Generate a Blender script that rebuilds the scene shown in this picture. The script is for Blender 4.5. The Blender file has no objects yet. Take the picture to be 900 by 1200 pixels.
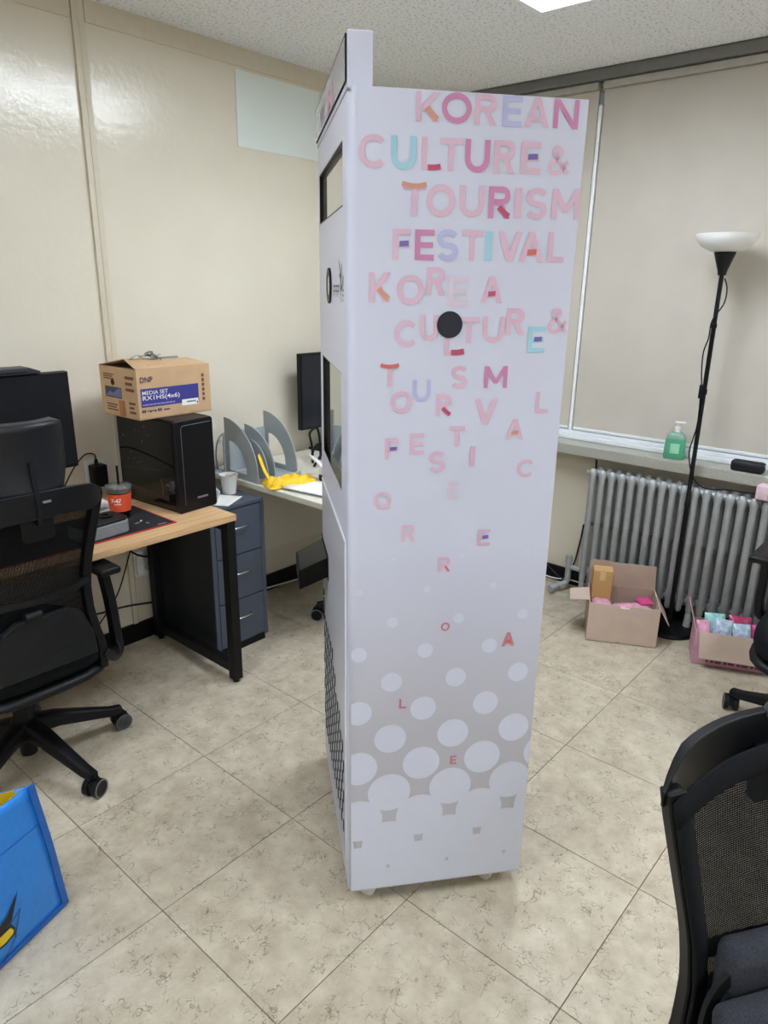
import bpy, bmesh, math, random
from mathutils import Vector, Matrix
random.seed(7)
PI = math.pi
scene = bpy.context.scene
COL = scene.collection

# ------------------------------------------------------------------ camera
cam_d = bpy.data.cameras.new('camera')
cam = bpy.data.objects.new('camera', cam_d); COL.objects.link(cam)
cam_d.sensor_fit = 'VERTICAL'; cam_d.sensor_height = 36.0; cam_d.lens = 833.7 / 1200 * 36.0
cam_d.clip_start = 0.02
YAW, PITCH, ROLL = 0.711156, 0.310654, 0.015232
fwd = Vector((math.cos(YAW) * math.cos(PITCH), math.sin(YAW) * math.cos(PITCH), -math.sin(PITCH)))
rgt = Vector((math.sin(YAW), -math.cos(YAW), 0)); upv = rgt.cross(fwd)
r2 = rgt * math.cos(ROLL) + upv * math.sin(ROLL); u2 = upv * math.cos(ROLL) - rgt * math.sin(ROLL)
cam.matrix_world = Matrix(((r2.x, u2.x, -fwd.x, 0), (r2.y, u2.y, -fwd.y, 0), (r2.z, u2.z, -fwd.z, 1.5598), (0, 0, 0, 1)))
scene.camera = cam

# ------------------------------------------------------------------ world, exposure
world = bpy.data.worlds.new('world'); scene.world = world; world.use_nodes = True
bgn = world.node_tree.nodes['Background']
bgn.inputs[0].default_value = (0.75, 0.82, 1.0, 1); bgn.inputs[1].default_value = 0.25
scene.view_settings.view_transform = 'Standard'
scene.view_settings.look = 'None'
scene.view_settings.gamma = 1.0
scene.view_settings.use_curve_mapping = False
scene.view_settings.exposure = 0.15
LAMP_POWER = 32.5

# room: left wall plane Y=YL, window wall X=XW, ceiling ZC
YL, XW, ZC = 2.74, 3.45, 2.50
X0, Y0 = -2.3, -2.3

# ------------------------------------------------------------------ material helpers
def lin(c):
    return tuple((v / 12.92 if v <= 0.04045 else ((v + 0.055) / 1.055) ** 2.4) for v in c)
def hx(s):
    return lin(tuple(int(s[i:i + 2], 16) / 255 for i in (0, 2, 4)))
MATS = {}
def mat(name, col, rough=0.5, metal=0.0, var=0.06, scale=30.0, bump=0.0, bscale=None, emit=0.0, trans=0.0, alpha=1.0, coat=0.0, spec=0.5):
    if name in MATS: return MATS[name]
    m = bpy.data.materials.new(name); m.use_nodes = True
    nt = m.node_tree; N = nt.nodes; L = nt.links
    b = N['Principled BSDF']
    c = hx(col) if isinstance(col, str) else col
    b.inputs['Roughness'].default_value = rough
    b.inputs['Metallic'].default_value = metal
    b.inputs['Specular IOR Level'].default_value = spec
    if coat: b.inputs['Coat Weight'].default_value = coat
    if trans: b.inputs['Transmission Weight'].default_value = trans
    if alpha < 1: b.inputs['Alpha'].default_value = alpha
    tc = N.new('ShaderNodeTexCoord')
    nz = N.new('ShaderNodeTexNoise'); nz.inputs['Scale'].default_value = scale; nz.inputs['Detail'].default_value = 4
    L.new(tc.outputs['Object'], nz.inputs['Vector'])
    rp = N.new('ShaderNodeValToRGB')
    rp.color_ramp.elements[0].position = 0.3; rp.color_ramp.elements[1].position = 0.7
    rp.color_ramp.elements[0].color = (*[v * (1 - var) for v in c], 1)
    rp.color_ramp.elements[1].color = (*[min(1, v * (1 + var)) for v in c], 1)
    L.new(nz.outputs['Fac'], rp.inputs['Fac']); L.new(rp.outputs['Color'], b.inputs['Base Color'])
    if bump:
        n2 = N.new('ShaderNodeTexNoise'); n2.inputs['Scale'].default_value = bscale or scale * 4; n2.inputs['Detail'].default_value = 3
        L.new(tc.outputs['Object'], n2.inputs['Vector'])
        bp = N.new('ShaderNodeBump'); bp.inputs['Strength'].default_value = bump; bp.inputs['Distance'].default_value = 0.01
        L.new(n2.outputs['Fac'], bp.inputs['Height']); L.new(bp.outputs['Normal'], b.inputs['Normal'])
    if emit:
        b.inputs['Emission Color'].default_value = (*c, 1); b.inputs['Emission Strength'].default_value = emit
    MATS[name] = m
    return m
def nodes(m):
    return m.node_tree.nodes, m.node_tree.links, m.node_tree.nodes['Principled BSDF']

def floor_tile_mat():
    m = mat('floor_tile_vinyl', 'b9b19c', 0.42)
    N, L, b = nodes(m)
    oi = N.new('ShaderNodeObjectInfo'); tc = N.new('ShaderNodeTexCoord')
    add = N.new('ShaderNodeVectorMath'); add.operation = 'MULTIPLY_ADD'
    cmb = N.new('ShaderNodeCombineXYZ')
    ml = N.new('ShaderNodeMath'); ml.operation = 'MULTIPLY'; ml.inputs[1].default_value = 37.0
    L.new(oi.outputs['Random'], ml.inputs[0])
    for i in range(3): L.new(ml.outputs[0], cmb.inputs[i])
    ad = N.new('ShaderNodeVectorMath'); ad.operation = 'ADD'
    L.new(tc.outputs['Object'], ad.inputs[0]); L.new(cmb.outputs[0], ad.inputs[1])
    # warped cloudy base
    n1 = N.new('ShaderNodeTexNoise'); n1.inputs['Scale'].default_value = 14; n1.inputs['Detail'].default_value = 7; n1.inputs['Roughness'].default_value = 0.65
    L.new(ad.outputs[0], n1.inputs['Vector'])
    r1 = N.new('ShaderNodeValToRGB')
    r1.color_ramp.elements[0].position = 0.3; r1.color_ramp.elements[0].color = (*hx('b0a38d'), 1)
    r1.color_ramp.elements[1].position = 0.7; r1.color_ramp.elements[1].color = (*hx('d4c9b4'), 1)
    L.new(n1.outputs['Fac'], r1.inputs['Fac'])
    # thin dark veins: noise iso-lines, broken up by a second noise
    wv = N.new('ShaderNodeTexNoise'); wv.inputs['Scale'].default_value = 26; wv.inputs['Detail'].default_value = 3; wv.inputs['Distortion'].default_value = 1.2
    L.new(ad.outputs[0], wv.inputs['Vector'])
    vo = N.new('ShaderNodeTexVoronoi'); vo.feature = 'DISTANCE_TO_EDGE'; vo.inputs['Scale'].default_value = 21
    mx = N.new('ShaderNodeVectorMath'); mx.operation = 'MULTIPLY_ADD'
    L.new(wv.outputs['Color'], mx.inputs[0]); mx.inputs[1].default_value = (0.09, 0.09, 0.09); L.new(ad.outputs[0], mx.inputs[2])
    L.new(mx.outputs[0], vo.inputs['Vector'])
    rv = N.new('ShaderNodeValToRGB')
    rv.color_ramp.elements[0].position = 0.0; rv.color_ramp.elements[0].color = (1, 1, 1, 1)
    rv.color_ramp.elements[1].position = 0.035; rv.color_ramp.elements[1].color = (0, 0, 0, 1)
    L.new(vo.outputs['Distance'], rv.inputs['Fac'])
    n3 = N.new('ShaderNodeTexNoise'); n3.inputs['Scale'].default_value = 20; n3.inputs['Detail'].default_value = 4
    L.new(ad.outputs[0], n3.inputs['Vector'])
    r3 = N.new('ShaderNodeValToRGB'); r3.color_ramp.elements[0].position = 0.44; r3.color_ramp.elements[1].position = 0.58
    L.new(n3.outputs['Fac'], r3.inputs['Fac'])
    mm = N.new('ShaderNodeMath'); mm.operation = 'MULTIPLY'
    L.new(rv.outputs['Color'], mm.inputs[0]); L.new(r3.outputs['Color'], mm.inputs[1])
    m2 = N.new('ShaderNodeMath'); m2.operation = 'MULTIPLY'; m2.inputs[1].default_value = 0.9
    L.new(mm.outputs[0], m2.inputs[0])
    mix = N.new('ShaderNodeMix'); mix.data_type = 'RGBA'
    L.new(m2.outputs[0], mix.inputs['Factor']); L.new(r1.outputs['Color'], mix.inputs['A'])
    mix.inputs['B'].default_value = (*hx('6a6252'), 1)
    L.new(mix.outputs['Result'], b.inputs['Base Color'])
    return m

def ceiling_mat():
    m = mat('mineral_ceiling_board', 'cfd0d0', 0.9)
    N, L, b = nodes(m)
    tc = N.new('ShaderNodeTexCoord')
    v = N.new('ShaderNodeTexNoise'); v.inputs['Scale'].default_value = 85; v.inputs['Detail'].default_value = 4
    L.new(tc.outputs['Object'], v.inputs['Vector'])
    r = N.new('ShaderNodeValToRGB'); r.color_ramp.elements[0].position = 0.33; r.color_ramp.elements[1].position = 0.47
    r.color_ramp.elements[0].color = (*hx('c0c2c4'), 1); r.color_ramp.elements[1].color = (*hx('f1f2f3'), 1)
    L.new(v.outputs['Fac'], r.inputs['Fac']); L.new(r.outputs['Color'], b.inputs['Base Color'])
    return m

def wood_mat():
    m = mat('light_oak_laminate', 'd8b083', 0.4)
    N, L, b = nodes(m)
    tc = N.new('ShaderNodeTexCoord'); mp = N.new('ShaderNodeMapping'); mp.inputs['Scale'].default_value = (3, 60, 60)
    L.new(tc.outputs['Object'], mp.inputs['Vector'])
    n = N.new('ShaderNodeTexNoise'); n.inputs['Scale'].default_value = 1.5; n.inputs['Detail'].default_value = 5
    L.new(mp.outputs[0], n.inputs['Vector'])
    r = N.new('ShaderNodeValToRGB'); r.color_ramp.elements[0].position = 0.3; r.color_ramp.elements[1].position = 0.7
    r.color_ramp.elements[0].color = (*hx('c79c6c'), 1); r.color_ramp.elements[1].color = (*hx('e2bd91'), 1)
    L.new(n.outputs['Fac'], r.inputs['Fac']); L.new(r.outputs['Color'], b.inputs['Base Color'])
    return m

def kiosk_mat():
    # white powder coat; on the side wrapped in vinyl the print fades to a pale grey lilac towards the foot
    m = mat('kiosk_printed_white', 'cdcfe2', 0.38)
    N, L, b = nodes(m)
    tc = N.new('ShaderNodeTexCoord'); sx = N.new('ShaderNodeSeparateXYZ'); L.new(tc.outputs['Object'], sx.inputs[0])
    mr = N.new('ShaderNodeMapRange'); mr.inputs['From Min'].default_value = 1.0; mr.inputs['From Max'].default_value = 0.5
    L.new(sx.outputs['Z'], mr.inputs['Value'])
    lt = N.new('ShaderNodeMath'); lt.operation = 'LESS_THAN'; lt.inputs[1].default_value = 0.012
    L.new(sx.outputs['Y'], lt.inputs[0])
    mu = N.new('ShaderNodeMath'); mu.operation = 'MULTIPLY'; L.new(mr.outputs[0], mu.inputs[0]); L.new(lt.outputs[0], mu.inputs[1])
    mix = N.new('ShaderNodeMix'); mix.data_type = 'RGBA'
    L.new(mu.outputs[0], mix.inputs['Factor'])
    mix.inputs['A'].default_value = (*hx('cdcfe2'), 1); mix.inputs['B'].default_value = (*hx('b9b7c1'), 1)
    L.new(mix.outputs['Result'], b.inputs['Base Color'])
    return m

def mesh_fabric_mat(name, openness, pitch):
    # woven chair mesh: real holes between threads, given by a fine procedural grid
    m = mat(name, '0d0e10', 0.85, var=0.15, spec=.15)
    N, L, b = nodes(m)
    tc = N.new('ShaderNodeTexCoord'); sx = N.new('ShaderNodeSeparateXYZ'); L.new(tc.outputs['Object'], sx.inputs[0])
    outs = []
    for ax in ('X', 'Z'):
        mu = N.new('ShaderNodeMath'); mu.operation = 'MULTIPLY'; mu.inputs[1].default_value = 2 * PI / pitch
        L.new(sx.outputs[ax], mu.inputs[0])
        sn = N.new('ShaderNodeMath'); sn.operation = 'SINE'; L.new(mu.outputs[0], sn.inputs[0])
        gt = N.new('ShaderNodeMath'); gt.operation = 'GREATER_THAN'; gt.inputs[1].default_value = openness
        L.new(sn.outputs[0], gt.inputs[0]); outs.append(gt)
    pr = N.new('ShaderNodeMath'); pr.operation = 'MULTIPLY'
    L.new(outs[0].outputs[0], pr.inputs[0]); L.new(outs[1].outputs[0], pr.inputs[1])
    iv = N.new('ShaderNodeMath'); iv.operation = 'SUBTRACT'; iv.inputs[0].default_value = 1.0; L.new(pr.outputs[0], iv.inputs[1])
    L.new(iv.outputs[0], b.inputs['Alpha'])
    return m

# ------------------------------------------------------------------ mesh builder
class MB:
    def __init__(s): s.bm = bmesh.new()
    def box(s, c, size, rot=None, bev=0.0, seg=2):
        r = bmesh.ops.create_cube(s.bm, size=1.0)
        vs = r['verts']
        bmesh.ops.scale(s.bm, vec=size, verts=vs)
        if bev:
            es = list({e for v in vs for e in v.link_edges})
            rr = bmesh.ops.bevel(s.bm, geom=es, offset=bev, segments=seg, affect='EDGES', profile=0.5)
            vs = list({v for f in rr['faces'] for v in f.verts} | {v for v in vs if v.is_valid})
        if rot is not None:
            R = rot if isinstance(rot, Matrix) else Matrix.Rotation(rot, 3, 'Z')
            bmesh.ops.rotate(s.bm, cent=(0, 0, 0), matrix=R, verts=vs)
        bmesh.ops.translate(s.bm, vec=c, verts=vs)
        return s
    def b2(s, x0, x1, y0, y1, z0, z1, bev=0.0, seg=2):
        return s.box(((x0 + x1) / 2, (y0 + y1) / 2, (z0 + z1) / 2), (abs(x1 - x0), abs(y1 - y0), abs(z1 - z0)), None, bev, seg)
    def cyl(s, p0, p1, r0, r1=None, seg=20, cap=True):
        r1 = r0 if r1 is None else r1
        p0 = Vector(p0); p1 = Vector(p1); d = p1 - p0
        M = Matrix.Translation((p0 + p1) / 2) @ d.to_track_quat('Z', 'Y').to_matrix().to_4x4()
        bmesh.ops.create_cone(s.bm, cap_ends=cap, cap_tris=False, segments=seg, radius1=max(r0, 1e-5), radius2=max(r1, 1e-5), depth=d.length, matrix=M)
        return s
    def sph(s, c, r, sc=(1, 1, 1), u=16, v=10, rot=None):
        M = Matrix.Translation(c)
        if rot: M = M @ rot.to_4x4()
        M = M @ Matrix.Diagonal((r * sc[0], r * sc[1], r * sc[2], 1))
        bmesh.ops.create_uvsphere(s.bm, u_segments=u, v_segments=v, radius=1.0, matrix=M)
        return s
    def lathe(s, prof, c=(0, 0, 0), seg=28, M=None):
        rings = []
        T = Matrix.Translation(c) if M is None else M
        for r, z in prof:
            rings.append([s.bm.verts.new(T @ Vector((r * math.cos(2 * PI * i / seg), r * math.sin(2 * PI * i / seg), z))) for i in range(seg)])
        for a, b in zip(rings, rings[1:]):
            for i in range(seg):
                s.bm.faces.new((a[i], a[(i + 1) % seg], b[(i + 1) % seg], b[i]))
        if prof[0][0] > 1e-4: s.bm.faces.new(rings[0][::-1])
        if prof[-1][0] > 1e-4: s.bm.faces.new(rings[-1])
        return s
    def tube(s, pts, r, seg=8, closed=False):
        return s.sweep(pts, [(r * math.cos(2 * PI * i / seg), r * math.sin(2 * PI * i / seg)) for i in range(seg)], closed)
    def sweep(s, pts, sec, closed=False, up=None, scales=None):
        pts = [Vector(p) for p in pts]; n = len(pts); rings = []
        ref = None
        for i, p in enumerate(pts):
            if closed: t = pts[(i + 1) % n] - pts[i - 1]
            else: t = pts[min(i + 1, n - 1)] - pts[max(i - 1, 0)]
            t.normalize()
            if up is not None: a = Vector(up).cross(t)
            else:
                if ref is None: ref = Vector((0, 0, 1)) if abs(t.z) < 0.9 else Vector((1, 0, 0))
                a = ref.cross(t)
            if a.length < 1e-6: a = Vector((1, 0, 0)).cross(t)
            a.normalize(); b = t.cross(a)
            if up is None: ref = b
            k = scales[i] if scales else 1.0
            rings.append([s.bm.verts.new(p + a * u * k + b * v * k) for u, v in sec])
        m = len(sec)
        for i in range(n if closed else n - 1):
            A = rings[i]; B = rings[(i + 1) % n]
            for j in range(m): s.bm.faces.new((A[j], A[(j + 1) % m], B[(j + 1) % m], B[j]))
        if not closed:
            s.bm.faces.new(rings[0][::-1]); s.bm.faces.new(rings[-1])
        return s
    def prism(s, poly, M, d):
        # polygon (u,v) extruded along w by d, placed with matrix M
        a = [s.bm.verts.new(M @ Vector((u, v, 0))) for u, v in poly]
        b = [s.bm.verts.new(M @ Vector((u, v, d))) for u, v in poly]
        n = len(poly)
        s.bm.faces.new(a[::-1]); s.bm.faces.new(b)
        for i in range(n): s.bm.faces.new((a[i], a[(i + 1) % n], b[(i + 1) % n], b[i]))
        return s
    def poly(s, pts):
        s.bm.faces.new([s.bm.verts.new(Vector(p)) for p in pts]); return s
    def grid(s, fn, nu, nv):
        V = [[s.bm.verts.new(Vector(fn(i / nu, j / nv))) for j in range(nv + 1)] for i in range(nu + 1)]
        for i in range(nu):
            for j in range(nv):
                s.bm.faces.new((V[i][j], V[i + 1][j], V[i + 1][j + 1], V[i][j + 1]))
        return s
    def build(s, name, m, parent=None, smooth=None, solid=0.0, sub=0, bevel=0.0):
        bmesh.ops.recalc_face_normals(s.bm, faces=s.bm.faces)
        me = bpy.data.meshes.new(name); s.bm.to_mesh(me); s.bm.free()
        if m is not None: me.materials.append(m)
        o = bpy.data.objects.new(name, me); COL.objects.link(o)
        if parent is not None: o.parent = parent
        if smooth is not None:
            for p in me.polygons: p.use_smooth = True
            if smooth < 180: me.set_sharp_from_angle(angle=math.radians(smooth))
        if solid:
            md = o.modifiers.new('thickness', 'SOLIDIFY'); md.thickness = solid; md.offset = 0
        if bevel:
            md = o.modifiers.new('edge', 'BEVEL'); md.width = bevel; md.segments = 2; md.limit_method = 'ANGLE'; md.angle_limit = math.radians(40)
        if sub:
            md = o.modifiers.new('smooth', 'SUBSURF'); md.levels = sub; md.render_levels = sub
        return o

def tag(o, label, cat, group=None):
    o['label'] = label; o['category'] = cat
    if group: o['group'] = group
    return o
def thing(name, label, cat, loc=(0, 0, 0), rz=0.0, group=None):
    o = bpy.data.objects.new(name, None); COL.objects.link(o)
    o.location = loc; o.rotation_euler = (0, 0, rz); o.empty_display_size = 0.05
    return tag(o, label, cat, group)
def struct(o):
    o['kind'] = 'structure'; return o
def copy_tree(o, parent=None):
    c = o.copy(); COL.objects.link(c); c.parent = parent
    for ch in list(o.children): copy_tree(ch, c)
    return c
def share(o, parent, loc=(0, 0, 0), rot=(0, 0, 0)):
    c = o.copy(); COL.objects.link(c); c.parent = parent; c.location = loc; c.rotation_euler = rot
    return c
def text_obj(s, name, m, parent, M, height=None, width=None, bold=0.0, depth=0.0):
    cu = bpy.data.curves.new('t', 'FONT'); cu.body = s; cu.size = 1.0; cu.offset = bold; cu.resolution_u = 3
    ob = bpy.data.objects.new('t', cu); COL.objects.link(ob)
    dg = bpy.context.evaluated_depsgraph_get(); dg.update()
    me = bpy.data.meshes.new_from_object(ob.evaluated_get(dg))
    bpy.data.objects.remove(ob); bpy.data.curves.remove(cu)
    xs = [v.co.x for v in me.vertices]; ys = [v.co.y for v in me.vertices]
    x0, x1, y0, y1 = min(xs), max(xs), min(ys), max(ys)
    sy = height / (y1 - y0) if height else width / (x1 - x0)
    sx = width / (x1 - x0) if width else sy
    for v in me.vertices: v.co = M @ Vector(((v.co.x - x0) * sx, (v.co.y - y0) * sy, 0))
    me.materials.clear(); me.materials.append(m); me.name = name
    o = bpy.data.objects.new(name, me); COL.objects.link(o); o.parent = parent
    return o
def frame(o, u, v):
    # matrix with origin o, local x=u, y=v
    u = Vector(u).normalized(); v = Vector(v).normalized(); w = u.cross(v)
    return Matrix(((u.x, v.x, w.x, o[0]), (u.y, v.y, w.y, o[1]), (u.z, v.z, w.z, o[2]), (0, 0, 0, 1)))
def curve(pts, n=8):
    # Catmull-Rom through points
    P = [Vector(p) for p in pts]; out = []
    for i in range(len(P) - 1):
        a = P[max(i - 1, 0)]; b = P[i]; c = P[i + 1]; d = P[min(i + 2, len(P) - 1)]
        for k in range(n):
            t = k / n
            out.append(0.5 * ((2 * b) + (c - a) * t + (2 * a - 5 * b + 4 * c - d) * t * t + (3 * b - a - 3 * c + d) * t ** 3))
    out.append(P[-1]); return out

# shared materials
M_WALL = mat('cream_wall_paint', 'e0d8c6', 0.2, var=0.03, scale=3, bump=0.10, bscale=40, spec=0.8)
M_WALLR = mat('cream_wall_paint_matt', 'dcd4c0', 0.6, var=0.03, scale=3)
M_PALE = mat('pale_mint_panel', 'dfe6e0', 0.3, var=0.02, scale=4)
M_BLACK = mat('black_plastic', '0d0e10', 0.45, var=0.1, spec=.25)
M_BLACK_G = mat('black_gloss', '08090b', 0.12, var=0.05)
M_BLACK_M = mat('black_matt_metal', '0d0e10', 0.5, var=0.1, spec=.25)
M_BASE = mat('black_baseboard', '0b0c0d', 0.5, var=0.1, spec=.25)
M_WHITE = mat('white_plastic', 'e8e8e6', 0.35, var=0.02)
M_PAPER = mat('white_paper', 'ecebe6', 0.8, var=0.02)
M_CHROME = mat('bright_metal', 'c8c9cb', 0.25, metal=1.0, var=0.03)
M_GREYPL = mat('grey_plastic', '8f9698', 0.45, var=0.03)
M_WOOD = wood_mat()
M_KRAFT = mat('kraft_cardboard', 'c2a07b', 0.85, var=0.06, scale=14)
M_CARD = mat('tan_cardboard', 'c9b3a3', 0.85, var=0.05, scale=14)
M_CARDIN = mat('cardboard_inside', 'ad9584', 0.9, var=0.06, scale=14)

# ================================================================== LIGHT FIXTURES (ceiling troffers)
M_TUBE = mat('lit_tube', (0.88, 0.95, 1.0), 0.5, var=0.0, emit=14.0)
M_TRAY = mat('white_tray', 'f2f2f0', 0.3, var=0.01)
def troffer(cx, cy, label, lx=1.198, ly=0.598):
    t = thing('ceiling_light', label, 'ceiling light', (cx, cy, ZC - 0.002), 0, 'recessed fluorescent ceiling lights')
    mb = MB(); w = 0.02
    mb.b2(-lx / 2, lx / 2, -ly / 2, -ly / 2 + w, 0, .05).b2(-lx / 2, lx / 2, ly / 2 - w, ly / 2, 0, .05)
    mb.b2(-lx / 2, -lx / 2 + w, -ly / 2 + w, ly / 2 - w, 0, .05).b2(lx / 2 - w, lx / 2, -ly / 2 + w, ly / 2 - w, 0, .05)
    mb.build('frame', M_TRAY, t)
    MB().b2(-lx / 2 + w, lx / 2 - w, -ly / 2 + w, ly / 2 - w, .046, .0505).build('reflector', M_TRAY, t)
    for k in (-1, 0, 1):
        MB().cyl((-lx / 2 + .05, k * .17, .026), (lx / 2 - .05, k * .17, .026), .008, seg=10).build('tube', M_TUBE, t, smooth=60)
        for sx in (-1, 1):
            MB().b2(sx * (lx / 2 - .05) - .02, sx * (lx / 2 - .05) + .02, k * .17 - .012, k * .17 + .012, .012, .046).build('tube_socket', M_WHITE, t)
    for k in range(5):
        x = -lx / 2 + lx * (k + .5) / 5
        MB().b2(x - .002, x + .002, -ly / 2 + w, ly / 2 - w, 0.004, .03).build('louvre', M_CHROME, t)
    ld = bpy.data.lights.new('tube_light', 'AREA'); ld.shape = 'RECTANGLE'; ld.size = lx - .06; ld.size_y = ly - .06
    ld.energy = LAMP_POWER; ld.color = (0.825, 0.905, 1.0)
    lo = bpy.data.objects.new('tube_light', ld); COL.objects.link(lo); lo.parent = t; lo.location = (0, 0, 0.0455)
    return t
troffer(2.04, 1.265, 'recessed fluorescent light at the top edge of the photo, above the kiosk')
troffer(2.04, -1.135, 'recessed fluorescent light in the ceiling near the window wall, behind the viewer')
troffer(-0.36, 1.265, 'recessed fluorescent light in the ceiling over the bag by the left wall')
troffer(-0.36, -1.135, 'recessed fluorescent light in the ceiling over the rear of the room')

# ================================================================== FLOOR
fl = struct(MB().b2(X0, XW + .1, Y0, YL + .1, -.1, -.0035).build('floor', mat('dark_tile_joint', '6f6655', 0.8, var=.1)))
T = 0.45; OX, OY = 0.7267, 1.8141; J = 0.0011
M_TILE = floor_tile_mat()
proto = None
i0 = math.floor((X0 - OX) / T); i1 = math.ceil((XW + .05 - OX) / T); j0 = math.floor((Y0 - OY) / T); j1 = math.ceil((YL - OY) / T)
for i in range(i0, i1):
    for j in range(j0, j1):
        x0, x1 = OX + i * T + J, OX + (i + 1) * T - J; y0, y1 = OY + j * T + J, OY + (j + 1) * T - J
        full = x0 > X0 and x1 < XW and y0 > Y0 and y1 < YL
        x0, x1, y0, y1 = max(x0, X0), min(x1, XW), max(y0, Y0), min(y1, YL)
        if x1 - x0 < .01 or y1 - y0 < .01: continue
        if full and proto is not None:
            o = proto.copy(); COL.objects.link(o)
        else:
            hx_, hy_ = (x1 - x0) / 2, (y1 - y0) / 2
            o = MB().b2(-hx_, hx_, -hy_, hy_, -.0034, 0, bev=.0007, seg=1).build('tile', M_TILE, fl)
            if full: proto = o
        o.location = ((x0 + x1) / 2, (y0 + y1) / 2, 0); o.parent = fl

# ================================================================== CEILING
ce = struct(MB().b2(X0, XW + .2, Y0, YL + .1, ZC + .06, ZC + .14).build('ceiling', mat('dark_ceiling_joint', '8c8d8c', 0.9)))
M_CEIL = ceiling_mat()
TX, TY = 0.6, 0.3; proto = None
for i in range(-10, 8):
    for j in range(-14, 6):
        x0, x1 = .24 + i * TX + .0005, .24 + (i + 1) * TX - .0005; y0, y1 = 1.565 + (j - 1) * TY + .0005, 1.565 + j * TY - .0005
        if any(abs((x0 + x1) / 2 - cx) < .6 and abs((y0 + y1) / 2 - cy) < .3 for cx in (2.04, -.36) for cy in (1.265, -1.135)): continue
        full = x0 > X0 and x1 < XW - .06 and y0 > Y0 and y1 < YL
        x0, x1, y0, y1 = max(x0, X0), min(x1, XW - .06), max(y0, Y0), min(y1, YL)
        if x1 - x0 < .01 or y1 - y0 < .01: continue
        if full and proto is not None:
            o = proto.copy(); COL.objects.link(o)
        else:
            a, b = (x1 - x0) / 2, (y1 - y0) / 2
            o = MB().b2(-a, a, -b, b, 0, .012, bev=.001, seg=1).build('ceiling_board', M_CEIL, ce)
            if full: proto = o
        o.location = ((x0 + x1) / 2, (y0 + y1) / 2, ZC); o.parent = ce

# ================================================================== LEFT WALL
wl = struct(MB().b2(X0, XW + .1, YL, YL + .1, 0, ZC + .06).build('wall_left', M_WALL))
M_TRIMC = mat('cream_batten', 'd3c9b4', 0.4, var=.03)
MB().b2(1.459, 1.482, YL - .012, YL, .0, ZC, bev=.002).build('batten', M_TRIMC, wl)
MB().b2(1.486, 1.508, YL - .005, YL, .0, 2.43).build('batten', M_TRIMC, wl)
MB().b2(-.36, -.337, YL - .012, YL, .0, ZC, bev=.002).build('batten', M_TRIMC, wl)
MB().b2(X0, 1.456, YL - .006, YL, 2.428, ZC).build('upper_band', M_TRIMC, wl)
MB().b2(1.51, XW, YL - .006, YL, 2.428, ZC).build('upper_band', M_TRIMC, wl)
MB().b2(2.168, 2.66, YL - .004, YL, 2.118, 2.415).build('pale_panel', M_PALE, wl)
bl = struct(MB().b2(X0, XW - .03, YL - .018, YL - .0005, 0, .085, bev=.002).build('baseboard_left', M_BASE))
# far walls that close the room behind the viewer
struct(MB().b2(X0 - .1, X0, Y0, YL, 0, ZC + .06).build('wall_back', M_WALLR))
struct(MB().b2(X0, XW + .1, Y0 - .1, Y0, 0, ZC + .06).build('wall_near', M_WALLR))

# ================================================================== WINDOW WALL
M_GRAN = mat('speckled_granite', 'a9a79d', 0.35, var=.28, scale=220)
wr = struct(MB().b2(XW - .03, XW + .2, Y0, YL, 0, .745).b2(XW + .02, XW + .2, Y0, YL, 2.42, ZC + .06).build('wall_right', M_WALLR))
struct(MB().b2(XW - .045, XW - .03, Y0, YL - .02, 0, .085, bev=.002).build('baseboard_right', M_BASE))
struct(MB().b2(3.30, XW + .2, Y0, YL, .746, .798, bev=.004).build('trim_1', M_GRAN))
M_FRAME = mat('white_aluminium', 'e6e9ec', 0.3, var=.02)
wn = struct(MB().b2(XW + .03, XW + .09, Y0, YL, .80, .86).b2(XW + .03, XW + .09, Y0, YL, 2.37, 2.42).build('window_1', M_FRAME))
for y in (2.70, 1.687, .70, -.30, -1.30, -2.25):
    MB().b2(XW + .03, XW + .09, y - .035, y + .035, .86, 2.37).build('mullion', M_FRAME, wn)
M_GLASS = mat('dark_window_glass', '2a2f33', 0.05, var=.02)
ys = [2.70, 1.687, .70, -.30, -1.30, -2.25]
for a, b in zip(ys, ys[1:]):
    MB().b2(XW + .055, XW + .063, b + .035, a - .035, .86, 2.37).build('pane', M_GLASS, wn)
# stepped white rail on the sill below the blinds
MB().b2(XW - .035, XW + .03, Y0, YL, .799, .822, bev=.003).build('lower_rail', M_FRAME, wn)
MB().b2(XW - .012, XW + .03, Y0, YL, .822, .842, bev=.003).build('lower_rail', M_FRAME, wn)
MB().b2(XW - .012, XW + .022, 1.6735, 1.6895, .842, 2.36, bev=.003).build('side_guide', mat('white_guide', 'f6f7f8', .3, var=.01), wn)
# solid strip under the ceiling, grey for the shade in the pelmet recess
struct(MB().b2(XW - .05, XW + .1, Y0, YL, 2.456, 2.4995).build('trim_2', mat('pelmet_recess_shade', '7c7b78', .7)))
M_BLIND = mat('greige_blind_fabric', 'c6bfb4', 0.85, var=.03, scale=6, bump=.05, bscale=300)
def blind(ya, yb, label):
    t = thing('roller_blind', label, 'window blind', (XW, (ya + yb) / 2, .845), 0, 'roller blinds over the window')
    h = abs(yb - ya) / 2
    MB().b2(-.004, -.0015, -h, h, 0.012, 2.42 - .845).build('fabric', M_BLIND, t)
    MB().b2(-.010, .006, -h, h, 0, .015, bev=.003).build('bottom_bar', M_FRAME, t)
    MB().b2(-.028, .02, -h, h, 2.422 - .845, 2.452 - .845, bev=.004).build('cassette', mat('cassette_beige', 'b5b0a6', .5), t)
    return t
blind(-.55, 1.668, 'wide greige roller blind pulled down behind the floor lamp')
blind(1.695, 2.72, 'greige roller blind mostly hidden behind the kiosk, left of the white strip')
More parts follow.
